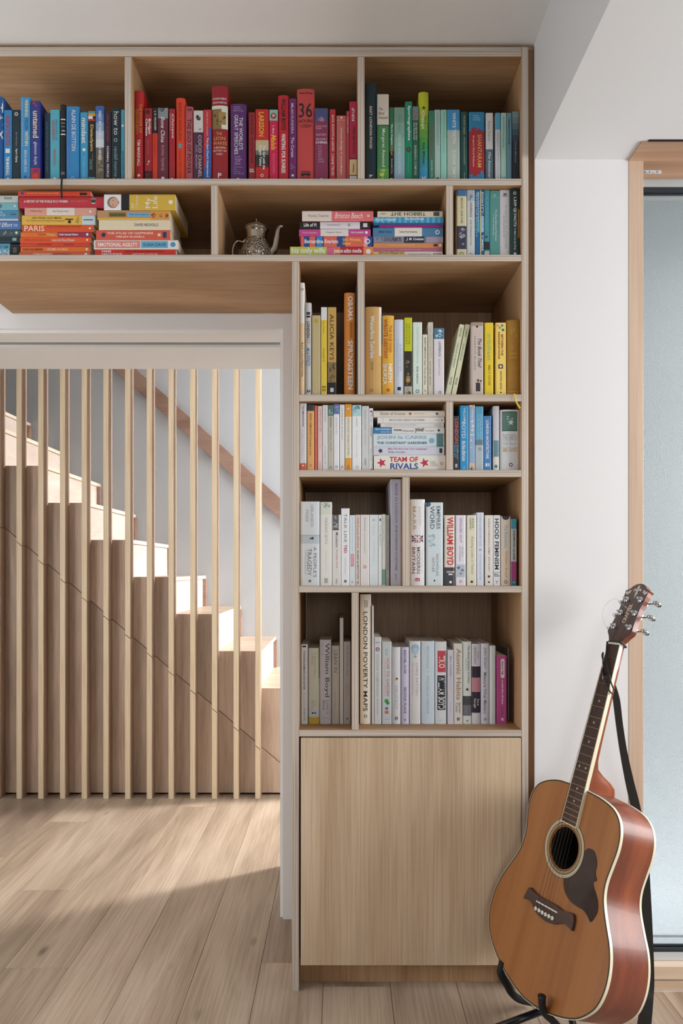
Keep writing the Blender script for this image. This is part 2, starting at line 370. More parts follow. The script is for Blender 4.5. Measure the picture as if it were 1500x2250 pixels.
bpart('back_panel', X(657), XI, 0.0, Z(574), M_oak_z, .3605, .368)
bpart('cupboard_door', X(660.5), X(1144), Z(2121), Z(1621.5), M_door, -.001, .018, bev=.0012)
bpart('plinth', X(657), XI-.0003, 0, Z(2125), M_oak_z, .04, .055)
bpart('cupboard_base', X(657), XI-.0003, Z(2136), Z(2124), M_oak_x, .056, DB)
bpart('top_filler', XL, XB-.002, Z(102.7), ZC-.001, M_oak_z, .012, .03)
bpart('side_filler', XO+.0006, XB-.001, 0, Z(103), wood('side_scribe_oak', ('8f6a48', 'a07a55', 'ab8862'), 'z', 1.1, 30), .012, .03)

# ------------------------------------------------------------------ guitar (built along its own axes: x across, z along, -y outward)
RG = Matrix(((0.33683895396321134, 0.8929692354025501, 0.2985723760121734), (-0.9411852171123889, 0.3103538238888513, 0.13360722692531773), (0.026644064668798026, -0.32601602510022865, 0.9449887010942364)))
GT = Vector((0.4314954287199918, -0.257387749819849, 0.14046320576773128))
G = thing('acoustic_guitar', 'brown dreadnought acoustic guitar with amber top leaning on its black stand', 'guitar', GT, RG.to_euler())
GM = RG.to_4x4(); GM.translation = GT
M_top = wood('cedar_top', ('8a5526', '996130', 'a66d39'), 'z', .5, 60, .32, coat=.25, pores=.12)
M_mahog = wood('mahogany_sides', ('52200f', '7a371c', '9a4f2d'), 'z', .9, 34, .42, coat=.1, pores=.25)
M_rose = wood('rosewood', ('33211a', '46302a', '553a30'), 'z', 2, 110, .4, pores=.5)
M_rosex = wood('rosewood_bridge', ('33211a', '46302a', '5a3c30'), 'x', 2, 110, .4, pores=.5)
M_cream = mat('e8dfc4', .35, coat=.3); M_chrome = mat('c8ccd0', .12, 1.0); M_steel = mat('b09a80', .3, 1.0)
M_pearl = mat('b9b1a8', .25); M_bone = mat('ece8dc', .35); M_hole = mat('060505', .9)
mm = lambda L: [(a/1000, b/1000) for a, b in L]
OUT = mm([(0, 3), (42, 8), (98, 24), (150, 48), (182, 76), (202, 106), (211, 145), (209, 185), (197, 222), (176, 256), (158, 287), (149, 312), (147, 339), (152, 375), (157, 412), (154, 446), (141, 473), (117, 491), (79, 501), (33, 505), (0, 506),
          (-40, 506), (-80, 503), (-118, 492), (-150, 474), (-165, 449), (-168, 419), (-162, 386), (-153, 352), (-153, 318), (-161, 288), (-178, 254), (-198, 215), (-212, 170), (-213, 120), (-203, 87), (-182, 62), (-152, 41), (-115, 24), (-70, 11), (-30, 4)])
OUT = [(p.x, p.y) for p in catmull([Vector((a, b, 0)) for a, b in OUT], 4, True)]
def offs(pts, d):
    n = len(pts); o = []
    for i in range(n):
        a = Vector(pts[i-1]); b = Vector(pts[(i+1) % n]); t = (b-a).normalized(); o.append((pts[i][0]-t.y*d, pts[i][1]+t.x*d))
    return o
CH = (-.003, .358); circ = lambda r, n=48, c=CH: [(c[0]+r*math.cos(2*PI*k/n), c[1]+r*math.sin(2*PI*k/n)) for k in range(n)]
thick = lambda v: .117-.016*min(1, max(0, v/.5))
q = MB(); n = len(OUT)        # sides follow the outline, deeper at the bottom
vs = [(a, .003, b) for a, b in OUT]+[(a, thick(b), b) for a, b in OUT]
q.add(vs, [(i, (i+1) % n, n+(i+1) % n, n+i) for i in range(n)], M_mahog, True); q.build('sides', G, fix=False)
q = MB(); q.poly(offs(OUT, .0034), -.0004, .003, M_top, holes=[circ(.0485)]); q.build('soundboard', G)
def strip(mb, o0, o1, yf0, yf1, m):
    k = len(o0); vs = [(a, yf0(b), b) for a, b in o0]+[(a, yf0(b), b) for a, b in o1]+[(a, yf1(b), b) for a, b in o1]+[(a, yf1(b), b) for a, b in o0]
    fs = []
    for i in range(k):
        j = (i+1) % k; fs += [(i, j, k+j, k+i), (k+i, k+j, 2*k+j, 2*k+i), (2*k+i, 2*k+j, 3*k+j, 3*k+i), (3*k+i, 3*k+j, j, i)]
    mb.add(vs, fs, m)
q = MB(); strip(q, offs(OUT, -.0007), offs(OUT, .0004), lambda v: -.0005, lambda v: .0065, M_cream)
strip(q, offs(OUT, .0004), offs(OUT, .0036), lambda v: -.0007, lambda v: .002, mat('2f2c26', .4)); q.build('front_binding', G)
q = MB(); strip(q, offs(OUT, -.0006), offs(OUT, .002), lambda v: thick(v)-.005, lambda v: thick(v)+.001, M_cream); q.build('back_binding', G)
q = MB(); k = len(OUT); q.add([(a, thick(b), b) for a, b in OUT]+[(0, .135, .25)], [(i, (i+1) % k, k) for i in range(k)], M_mahog, True); q.build('back', G)
q = MB()
q.lathe([(.0485, 0), (.0485, .1)], M_hole, 48)     # dark inside of the body
q.v = [(x+CH[0], z+.003, y+CH[1]) for x, y, z in q.v]; q.poly(circ(.06), .1, .101, M_hole); q.build('body_cavity', G)
q = MB()
for r0, r1, m in ((.0505, .0525, '3a2b20'), (.0525, .0585, '9a7a50'), (.0585, .0605, '25201a'), (.0605, .0635, 'c9c2a8'), (.0635, .0645, '25201a'), (.0645, .0670, 'c9c2a8'), (.0670, .0682, '25201a')):
    q.poly(circ(r1), -.0012, -.0003, mat(m, .35), holes=[circ(r0)])
q.build('rosette', G)
PG = mm([(63, 372), (72, 384), (90, 386), (103, 374), (110, 360), (111, 344), (120, 330), (112, 324), (115, 316), (128, 303), (138, 290), (143, 273), (139, 257), (131, 244), (121, 250), (105, 257), (83, 256), (62, 257), (41, 265), (27, 279), (20, 297), (22, 300)])
arc = [(CH[0]+.0685*math.cos(a), CH[1]+.0685*math.sin(a)) for a in [math.radians(-68+k*8) for k in range(11)]]
PGs = [(p.x, p.y) for p in catmull([Vector((a, b, 0)) for a, b in PG[:-1]], 3)]
tort = wood('tortoise_plate', ('150c0c', '241414', '341e1a'), 'x', 30, 60, .18, coat=.5, pores=0); 
q = MB(); q.poly(PGs+arc[:], -.0016, -.0004, tort); q.build('pickguard', G)
BR = mm([(-77, 231), (-60, 229), (-38, 227), (-10, 229), (25, 232), (50, 231), (84, 238), (91, 208), (86, 206), (72, 208), (58, 207), (37, 195), (22, 189), (0, 186), (-22, 187), (-40, 192), (-52, 200), (-65, 204), (-86, 200), (-84, 213)])
BRs = [(p.x, p.y) for p in catmull([Vector((a, b, 0)) for a, b in BR], 3, True)]
q = MB(); q.poly(BRs, -.0085, -.0004, M_rosex); q.build('bridge', G, None, .0015)
q = MB(); q.poly(mm([(-38, 212.5), (37, 219), (37, 222), (-38, 215.5)]), -.0115, -.008, M_bone); q.build('saddle', G, None, .0006)
SX = [(-33.5, 198), (-21, 199), (-9, 199.6), (3, 200.6), (15, 202), (27, 203)]
for a, b in SX:
    q = MB(); q.lathe([(0, 0), (.0043, .0008), (.0048, .0025), (.0037, .0042), (.0008, .005)], M_bone, 14)
    q.v = [(x+a/1000, -.0082-z, y+b/1000) for x, y, z in q.v]
    q.lathe([(0, 0), (.0012, 0)], M_black, 8); kk = 16; q.v[-kk:] = [(x+a/1000, -.0133-z, y+b/1000) for x, y, z in q.v[-kk:]]
    q.build('bridge_pin', G)
# neck, heel, fretboard
NUT = .869
hwf = lambda v: .0215+(NUT-v)*.0063/.45
v0 = .414
q = MB(); prof = lambda v, hw, dp: [(hw*math.cos(a), .0015+dp*math.sin(a), v) for a in [PI*j/12 for j in range(13)]]
rings = [prof(NUT-.002, .0212, .015), prof(.80, .0225, .016), prof(.65, .0245, .018), prof(.58, .0253, .021), prof(.560, .0255, .030), prof(.547, .0257, .055), prof(.536, .0262, .082), prof(.524, .0268, .099), prof(.510, .0268, .104), prof(.500, .0265, .104)]
vs = [p for r in rings for p in r]; q.add(vs, [(i*13+j, i*13+j+1, (i+1)*13+j+1, (i+1)*13+j) for i in range(len(rings)-1) for j in range(12)], wood('neck_mahogany', ('6b2f18', '83401f', '964c28'), 'z', 1, 40, .3, coat=.4, pores=.2), True)
q.add([vs[j] for j in range(13)], [tuple(range(13))], M_mahog); q.add(rings[-1], [tuple(range(13))], M_mahog)
q.build('neck', G)
q = MB(); q.poly([(-hwf(v0)+.002, v0+.002), (hwf(v0)-.002, v0+.002), (.0195, NUT-.001), (-.0195, NUT-.001)], -.0085, .0015, M_rose); q.build('fretboard', G)
q = MB(); out = [(-hwf(v0), v0), (hwf(v0), v0), (.0215, NUT-.001), (-.0215, NUT-.001)]; inn = [(-hwf(v0)+.002, v0+.002), (hwf(v0)-.002, v0+.002), (.0195, NUT-.0012), (-.0195, NUT-.0012)]
q.poly(out, -.0085, .0014, M_cream, holes=[inn]); q.build('fretboard_binding', G)
fv = lambda k: NUT-.648*(1-2**(-k/12))
for k in range(1, 21):
    v = fv(k); h = hwf(v)-.0012; q = MB(); q.box((-h, -.0096, v-.0009), (h, -.0084, v+.0009), M_steel); q.build('fret', G)
for k, us in ((3, (0,)), (5, (0,)), (7, (0,)), (9, (0,)), (12, (-.011, .011)), (15, (0,)), (17, (0,))):
    v = (fv(k)+fv(k-1))/2
    for u in us:
        q = MB(); q.poly(circ(.0029, 16, (u, v)), -.00875, -.0084, M_pearl); q.build('inlay_dot', G)
boxn = MB(); boxn.box((-.0215, -.0105, NUT-.002), (.0215, .002, NUT+.003), M_bone); boxn.build('nut', G, None, .0006)
# headstock tilts back
TL = math.radians(11.5); HM = Matrix.Translation((0, -.0078, NUT+.002)) @ Matrix.Rotation(-TL, 4, 'X')
def hpart(name, mb, **k):
    mb.v = [tuple(HM @ Vector(p)) for p in mb.v]; return mb.build(name, G, **k)
HS = mm([(-21.5, 0), (-22, 6), (-31, 20), (-40, 30), (-41, 36), (-38.5, 46), (-37, 60), (-35, 80), (-34.5, 100), (-36, 120), (-38, 135), (-38.5, 146), (-41, 151), (-33, 155), (-27, 158), (-22, 164), (-12, 170), (0, 172),
         (12, 170), (22, 164), (27, 158), (33, 155), (41, 151), (38.5, 146), (38, 135), (36, 120), (34.5, 100), (35, 80), (37, 60), (38.5, 46), (41, 36), (40, 30), (31, 20), (22, 6), (21.5, 0)])
M_face = wood('headstock_face', ('35170f', '442016', '52281b'), 'z', 1, 60, .25, coat=.5, pores=.3)
M_hside = wood('headstock_side', ('6b3522', '80442f', '94523a'), 'z', 1, 40, .4, coat=.1, pores=.1)
q = MB(); q.poly(HS, .0, .015, M_face, side=M_hside); hpart('headstock', q)
q = MB()
def star(cx, cz, pts, m=M_pearl): q.poly([(cx+a/1000, cz+b/1000) for a, b in pts], -.0005, .0001, m)
star(0, .148, [(0, 20), (3, 15), (5, 12), (3, 8), (2, 6), (6, 8), (10, 9), (13, 5), (11, 0), (7, 4), (3, 2), (3, -3), (6, -4), (3, -7), (2, -12), (0, -20), (-2, -12), (-3, -7), (-6, -4), (-3, -3), (-3, 2), (-7, 4), (-11, 0), (-13, 5), (-10, 9), (-6, 8), (-2, 6), (-3, 8), (-5, 12), (-3, 15)])
star(.027, .143, [(-9, 8), (-4, 10), (2, 5), (8, 6), (10, 2), (4, -4), (0, -3), (-4, 1), (-8, 3), (-5, 5)])
star(-.027, .143, [(9, 8), (4, 10), (-2, 5), (-8, 6), (-10, 2), (-4, -4), (0, -3), (4, 1), (8, 3), (5, 5)])
hpart('flower_inlay', q)
posts = [(-.0235, .125), (-.0245, .086), (-.0265, .046), (.0235, .125), (.0245, .086), (.0265, .046)]
for a, b in posts:
    s_ = 1 if a > 0 else -1
    q = MB(); q.lathe([(.0045, 0), (.0085, .0), (.0085, .0015), (.006, .003), (.0032, .0035), (.0032, .012), (.001, .0125)], M_chrome, 18)
    q.v = [(x+a, -z, y+b) for x, y, z in q.v]
    q.tube([(a+s_*.004, .021, b), (s_*.046, .021, b), (s_*.052, .021, b)], [.0022, .0022, .003], M_chrome, 10)
    q.box((a-.005, .0152, b-.006), (a+.005, .0225, b+.006), M_chrome)
    m0 = MB(); m0.tube([(s_*.052, .014, b), (s_*.055, .016, b), (s_*.058, .021, b), (s_*.055, .026, b), (s_*.052, .028, b)], [.006, .0095, .0102, .0095, .006], M_chrome, 12, flat=.6)
    q.v += m0.v; o_ = len(q.v)-len(m0.v)
    for f_, mi_, sm_ in zip(m0.f, m0.mi, m0.sm): q.f.append([i+o_ for i in f_]); q.mi.append(q.slot(M_chrome)); q.sm.append(True)
    hpart('tuning_peg', q)
M_str = mat('54493c', .5, .6)
for i, (a, b) in enumerate(SX):
    un = -.0175+.007*i; us = -.0315+.0122*i
    p_ = posts[(2, 1, 0, 3, 4, 5)[i]]; hp = HM @ Vector((p_[0]*.82, -.006, p_[1]))
    q = MB(); q.tube([(a/1000, -.0085, b/1000), (us, -.0122, .2165+i*.0011), (un, -.0112, NUT), hp], .00048-.00005*i, M_str, 6); q.build('string', G)
q = MB(); e0 = HM @ Vector((.022, -.008, .086))
q.tube(catmull([e0, e0+Vector((-.02, -.012, .012)), e0+Vector((-.052, -.016, .028)), e0+Vector((-.085, -.012, .008)), e0+Vector((-.085, -.01, -.022)), e0+Vector((-.06, -.006, -.052))], 8), .00035, M_chrome, 5); q.build('loose_string_end', G)
GLOGO = HM
# strap: a black leather strap, its lace tied round the neck below the headstock; hangs behind the body
STP = thing('guitar_strap', 'black leather strap with thin lace tied around the guitar neck', 'strap', (.68, -.2, .02))
def W3(px, py, y): return Vector((X(px, y), y, Z(py, y)))
M_leather = mat('0d0d0f', .5)
def ribbon(pts, mb, m, t=.003):
    """pts: (px, py, y, half width); a flat strap facing the room"""
    c = [W3(*p[:3])-STP.location for p in pts]; c2 = catmull(c, 5); wd = catmull([Vector((p[3], 0, 0)) for p in pts], 5)
    vs = []
    for i, p in enumerate(c2):
        tt = (c2[min(i+1, len(c2)-1)]-c2[max(i-1, 0)]).normalized(); sd = tt.cross(Vector((0, 1, 0))).normalized(); nn = sd.cross(tt); h = wd[i].x
        for a, b in ((-h, -t), (h, -t), (h, t), (-h, t)): vs.append(p+sd*a+nn*b*.5)
    k = len(c2); fs = [(i*4+j, i*4+(j+1) % 4, (i+1)*4+(j+1) % 4, (i+1)*4+j) for i in range(k-1) for j in range(4)]+[(0, 1, 2, 3), tuple((k-1)*4+j for j in (3, 2, 1, 0))]
    mb.add(vs, fs, m)
q = MB(); ribbon([(1347, 1507, -.168, .006), (1354, 1540, -.16, .0085), (1360, 1590, -.15, .0085), (1369, 1650, -.14, .009), (1382, 1715, -.13, .0105), (1398, 1785, -.12, .012), (1412, 1880, -.11, .013), (1416, 1950, -.11, .014), (1421, 2050, -.12, .014), (1424, 2150, -.13, .0145), (1422, 2200, -.145, .014), (1418, 2262, -.16, .0125)], q, M_leather); q.build('strap_band', STP)
q = MB(); ribbon([(1408, 2222, -.17, .006), (1411, 2236, -.172, .01), (1408, 2256, -.175, .01)], q, mat('17110f', .5)); q.build('strap_tab', STP)
q = MB()
gw = lambda u, w_, v: (GM @ Vector((u, -w_, v)))-STP.location
q.tube(catmull([gw(-.024, .004, .872), gw(-.012, .0125, .874), gw(.012, .0125, .874), gw(.0235, .006, .872), gw(.025, -.006, .868), gw(.012, -.018, .868), gw(-.012, -.018, .868), gw(-.0235, -.006, .87), gw(-.024, .004, .872)], 5), .0021, M_leather, 8)
q.tube(catmull([gw(-.022, .011, .872), gw(-.012, .014, .845), gw(.004, .0145, .812), gw(.024, .012, .775), gw(.030, .0, .755)], 5), .0019, M_leather, 8)
q.tube(catmull([gw(-.0225, .0125, .828), gw(-.026, .0125, .836), gw(-.0245, .0125, .842), gw(-.0215, .0135, .834), gw(-.018, .0135, .822), gw(-.012, .014, .808), gw(-.002, .015, .792), gw(.02, .012, .757), gw(.028, .0, .745)], 5), .0018, M_leather, 8)
q.tube([gw(-.006, .0155, .80), gw(-.004, .018, .792), gw(.003, .016, .786)], .0034, M_leather, 8)
q.build('lace', STP)
q = MB(); q.tube([gw(-.0165, .0165, .824), gw(-.0085, .0165, .802)], .0009, M_chrome, 6); q.tube([gw(-.004, .0165, .789), gw(.003, .0165, .774)], .0009, M_chrome, 6); q.build('lace_tip', STP)
# stand
STD = thing('guitar_stand', 'black tubular guitar stand with foam padded cradle arms', 'stand', (.46, -.16, 0))
M_foam = mat('0b0c0f', .75); M_tube = mat('0c1018', .28, .2, coat=.3)
def st(name, pts, r, m, n=14, cat=5):
    q = MB(); c = [W3(*p)-STD.location for p in pts]; q.tube(catmull(c, cat) if cat else c, r, m, n); return q.build(name, STD)
st('cradle_arm', [(1104, 2113, -.145), (1101, 2128, -.148), (1100, 2140, -.148), (1113, 2163, -.14), (1124, 2182, -.125), (1142, 2196, -.10), (1170, 2202, -.07)], .0093, M_foam, cat=4)
st('cradle_peg', [(1190, 2190, -.325), (1191, 2212, -.325), (1196, 2226, -.31), (1215, 2244, -.26), (1240, 2270, -.2)], .0082, M_foam, cat=4)
q = MB(); q.lathe([(0, .001), (.0092, .001), (.0092, -.0035), (.0085, -.004)], M_black, 18); p = W3(1190, 2189, -.325)-STD.location; q.v = [(x+p.x, y+p.y, z+p.z) for x, y, z in q.v]; q.build('peg_cap', STD)
def T3(a, b, name, r, m):
    q = MB(); q.tube([Vector(a)-STD.location, Vector(b)-STD.location], r, m, 18); return q.build(name, STD)
fa = Vector((X(1052, -.185), -.185, .0125)); fb = Vector((.56, -.17, .085))
T3(fa, fb, 'leg', .0088, M_tube); d_ = (fa-fb).normalized()
T3(fa-d_*.012, fa+d_*.02, 'rubber_foot', .0112, M_foam)
T3((.56, -.17, .085), (.52, -.42, .0125), 'leg', .0088, M_tube); T3((.524, -.40, .018), (.516, -.44, .0115), 'rubber_foot', .0112, M_foam)
T3((.56, -.17, .085), (.70, -.20, .0125), 'leg', .0088, M_tube); T3((.69, -.198, .016), (.71, -.202, .0115), 'rubber_foot', .0112, M_foam)
T3((.56, -.17, .085), (.54, -.13, .105), 'yoke', .011, M_tube)

# ------------------------------------------------------------------ books
TEXTS = []      # (string, colour, frame function, rect, flags, target MB)
def t(s, col, a, b, u0=.22, u1=.78, fl=''): return ('t', s, col, a, b, u0, u1, fl)
def r(col, a, b, u0=0, u1=1): return ('r', col, a, b, u0, u1)
def d(col, tt, u, rr): return ('d', col, tt, u, rr, 24, 1)
def k5(col, tt, u, rr): return ('d', col, tt, u, rr, 10, .42)
def ring(col, tt, u, rr): return ('n', col, tt, u, rr)
def pic(c0, c1, a, b, u0=0, u1=1): return ('p', c0, c1, a, b, u0, u1)
def g3(cols, a=0, b=1):  # gradient printed in steps
    n = len(cols); return [r(c, a+(b-a)*i/n, a+(b-a)*(i+1)/n) for i, c in enumerate(cols)]
M_page = mat('d9cfbb', .85)
BOOKS = []
def make_book(wid, H, dep, col, prints, hard, loc, rot, label, group, gain, name='book'):
    """local frame: spine faces -y, x across the spine, z up the spine"""
    o = thing(name, label, 'book', loc, rot, group)
    m = mat(col, .42, g=gain); bul = min(.0035, wid*.13) if hard else .00006; tk = min(.0022 if hard else .0007, wid*.2)
    hx = wid/2; rr = min(.0012, wid*.12)
    S = [-1, -.8, -.4, 0, .4, .8, 1]
    def bf(s):
        # depth of the spine skin at s, piecewise between the modelled points
        ex = lambda e: rr*(max(0, abs(e)-.8)/.2)**2 + bul*e*e
        for p0, p1 in zip(S[:-1], S[1:]):
            if s <= p1+1e-9: return ex(p0)+(ex(p1)-ex(p0))*(s-p0)/(p1-p0)
        return ex(1)
    outer = [(-hx, dep)]+[(s*hx, bf(s)) for s in S]+[(hx, dep)]
    inner = [(-hx+tk, dep)]+[(max(-hx+tk, min(hx-tk, s*hx)), bf(s)+tk) for s in S]+[(hx-tk, dep)]
    n = len(outer); q = MB()
    vs = [(x, y, 0) for x, y in outer]+[(x, y, 0) for x, y in inner]+[(x, y, H) for x, y in outer]+[(x, y, H) for x, y in inner]
    fs = []
    for i in range(n-1):
        fs += [(i, i+1, 2*n+i+1, 2*n+i), (n+i+1, n+i, 3*n+i, 3*n+i+1), (i+1, i, n+i, n+i+1), (2*n+i, 2*n+i+1, 3*n+i+1, 3*n+i)]
    fs += [(0, 2*n, 3*n, n), (n-1, 2*n-1, 4*n-1, 3*n-1)]
    q.add(vs, fs, m); cover = q.build('cover', o, fix=False)
    ins = .0028 if hard else .0004
    q = MB(); q.box((-hx+tk+.0001, bul+tk+rr+.0004, ins), (hx-tk-.0001, dep-ins-.0006, H-ins), M_page); q.build('pages', o)
    if prints:
        pm = MB(); yb = lambda x: bf(max(-1, min(1, x/hx)))
        def flat(pts, c, lv, tris=None):
            mt_ = mat(c, .42, g=gain); vs = [(x, yb(x)-lv, z) for x, z in pts]
            if tris is None: tris = [tuple(q_) for q_ in tessellate_polygon([[Vector((x, z, 0)) for x, z in pts]])]
            pm.add(vs, tris, mt_)
        def rect(c, a, b, u0, u1, lv):
            us = [u0]+[(v_+1)/2 for v_ in S if u0 < (v_+1)/2 < u1]+[u1]
            pts = [((u-.5)*wid, (1-a)*H) for u in us]+[((u-.5)*wid, (1-b)*H) for u in us]; k = len(us)
            flat(pts, c, lv, [(i, i+1, k+i+1, k+i) for i in range(k-1)])
        lv = .00012
        for p in prints:
            lv += .000012
            if p[0] == 'r': rect(p[1], p[2], p[3], p[4], p[5], lv)
            elif p[0] == 'd':
                _, c, tt, u, rr_, kk, inn = p; R_ = rr_*wid
                pts = [((u-.5)*wid, (1-tt)*H)]+[((u-.5)*wid+f_*R_*(1 if i % 2 == 0 else inn)*math.sin(2*PI*i/kk), (1-tt)*H+f_*R_*(1 if i % 2 == 0 else inn)*math.cos(2*PI*i/kk)) for f_ in (.35, .7, 1) for i in range(kk)]
                pts = [(max(-hx*.98, min(hx*.98, x)), max(0, min(H, z))) for x, z in pts]
                flat(pts, c, lv+(.0002 if hard else 0), [(0, 1+i, 1+(i+1) % kk) for i in range(kk)]+[(1+j*kk+i, 1+j*kk+(i+1) % kk, 1+(j+1)*kk+(i+1) % kk, 1+(j+1)*kk+i) for j in (0, 1) for i in range(kk)])
            elif p[0] == 'n':
                _, c, tt, u, rr_ = p; R_ = rr_*wid
                for k_, f_ in ((1, c),): 
                    pts = [((u-.5)*wid+R_*a*math.sin(2*PI*i/20), (1-tt)*H+R_*a*math.cos(2*PI*i/20)) for a in (1, .62) for i in range(20)]
                    flat(pts, c, lv, [(i, (i+1) % 20, 20+(i+1) % 20, 20+i) for i in range(20)])
            elif p[0] == 'p':
                _, c0, c1, a, b, u0, u1 = p; rect(c0, a, b, u0, u1, lv)
                rn = random.Random(int(a*977+H*9973+wid*77777)); aw = (u1-u0)*wid; ah = (b-a)*H; k = max(4, min(16, int(ah/aw*5)))
                for j in range(k):
                    cx = (u0-.5)*wid+aw*rn.uniform(.2, .8); cz = (1-b)*H+ah*rn.uniform(.12, .88); R_ = min(aw, ah)*rn.uniform(.1, .2)
                    ph = rn.uniform(0, 6); pts = [(min((u1-.5)*wid, max((u0-.5)*wid, cx+R_*(1+.5*math.sin(3*i+ph))*math.cos(i*PI/5)*1.3)), min((1-a)*H, max((1-b)*H, cz+R_*(1+.4*math.cos(2*i+ph))*math.sin(i*PI/5)))) for i in range(10)]
                    flat(pts, c1 if j % 3 else c0, lv+.00001, [(0, i, i+1) for i in range(1, 9)])
            elif p[0] == 't':
                _, s, c, a, b, u0, u1, fl = p
                TEXTS.append((s, c, dict(mb=pm, yb=yb, lv=lv+(.0004 if hard else .0001), W=wid, H=H, g=gain), (a, b, u0, u1), fl))
        BOOKS.append((pm, cover))
    return o
def flush_text():
    """turns every lettering line into flat glyph faces of its own print mesh"""
    objs = []
    for s, c, inf, rc, fl in TEXTS:
        cu = bpy.data.curves.new('txt', 'FONT'); cu.body = s; cu.resolution_u = 2; cu.fill_mode = 'FRONT'
        cu.offset = .022 if 'b' in fl else (-.006 if 't' in fl else .004)
        if 'i' in fl: cu.shear = .3
        if 'w' in fl: cu.space_character = 1.35
        if '2' in fl: cu.space_line = .85
        o = bpy.data.objects.new('txt', cu); COL.objects.link(o); objs.append(o)
    dg = bpy.context.evaluated_depsgraph_get(); dg.update()
    for o, (s, c, inf, (a, b, u0, u1), fl) in zip(objs, TEXTS):
        me = o.evaluated_get(dg).to_mesh(); vs = [v.co.copy() for v in me.vertices]; fs = [tuple(p.vertices) for p in me.polygons]
        o.evaluated_get(dg).to_mesh_clear()
        if not vs: continue
        x0 = min(v.x for v in vs); x1 = max(v.x for v in vs); y0 = min(v.y for v in vs); y1 = max(v.y for v in vs)
        W, H = inf['W'], inf['H']; out = []
        for v in vs:
            sx = (v.x-x0)/(x1-x0+1e-9); sy = (v.y-y0)/(y1-y0+1e-9)
            if 'h' in fl: u = u0+(u1-u0)*sx; tt = b+(a-b)*sy
            elif 'u' in fl: tt = b+(a-b)*sx; u = u1+(u0-u1)*sy
            else: tt = a+(b-a)*sx; u = u0+(u1-u0)*sy
            x = (u-.5)*W; z = (1-tt)*H
            out.append(inf['fn'](x, z) if 'fn' in inf else (x, inf['yb'](x)-inf['lv'], z))
        inf['mb'].add(out, fs, inf.get('mat') or mat(c, .42, g=inf['g']))
    for o in objs:
        cu = o.data; bpy.data.objects.remove(o); bpy.data.curves.remove(cu)
def stand(row, ys, where, group, items, gain=1.0, dep=.135, base=None):
    kk = (D+ys)/F; zb = Z(SH[row])+.0003 if base is None else base
    for it in items:
        x0, x1, top, col, label, prints = it[:6]; op = it[6] if len(it) > 6 else {}
        y = ys+op.get('y', 0); kk = (D+y)/F; a = (x0-750)*kk; b = (x1-750)*kk
        by = next((q_ for q_ in BAYS[row] if X(q_[0])-.01 < (a+b)/2 < X(q_[1])+.01), BAYS[row][0])
        a = max(a, X(by[0])+.0006); b = min(b, X(by[1])-.0006)
        H = min(HC-(top-1250)*kk, Z(by[2])-.0015)-zb; w_ = b-a-.0004
        hard = op.get('hard', False); th = op.get('lean', 0); de = op.get('dep', dep+(.012 if hard else 0)+(hash_(label) % 9)*.0012)
        cx = (a+b)/2; loc = [cx, y, zb]
        if th:
            ta = math.radians(th); H = H/math.cos(ta)-abs(math.tan(ta))*w_*.5; w_ = w_*math.cos(ta); loc[2] += math.sin(ta)*w_/2
        prints_ = [p for q_ in prints for p in (q_ if isinstance(q_, list) else [q_])]
        make_book(w_, H, de, col, prints_, hard, loc, (0, math.radians(th), math.radians(op.get('yaw', 0))), label+' '+where, group, op.get('g', gain))
def hash_(s):
    h = 7
    for ch in s: h = (h*31+ord(ch)) % 9973
    return h
def stack(row, ys, where, group, items, gain=1.0, dep=.125):
    """items from the bottom up: x0, x1, top, colour, label, prints"""
    kk = (D+ys)/F; z = Z(SH[row])+.0003
    for it in items:
        x0, x1, top, col, label, prints = it[:6]; op = it[6] if len(it) > 6 else {}
        zt = HC-(top-1250)*kk; th = zt-z-.0003; L_ = (x1-x0)*kk; xr = (x1-750)*kk
        prints_ = [p for q_ in prints for p in (q_ if isinstance(q_, list) else [q_])]
        make_book(th, L_, op.get('dep', dep), col, prints_, op.get('hard', False), (xr, ys+op.get('y', 0), z+th/2), (0, -PI/2, 0), label+' '+where, group, op.get('g', gain))
        z = zt
BAYS = {1: ((-120, 273.5, 124), (289.5, 785.3, 124), (801, 1145.5, 124)), 2: ((-120, 463.3, 407), (479, 980, 407), (995.5, 1145.5, 407)), 3: ((657, 785.5, 574), (801, 1145.5, 574)),
        4: ((657, 980, 882), (995.5, 1145.5, 882)), 5: ((657, 884, 1048), (900, 1145.5, 1048)), 6: ((657, 772.5, 1302), (788, 1145.5, 1302))}
WH = 'eeeef0'; BK = '16181c'
G1 = .84  # top-row cover colours darkened to stand in for dimmer light up there
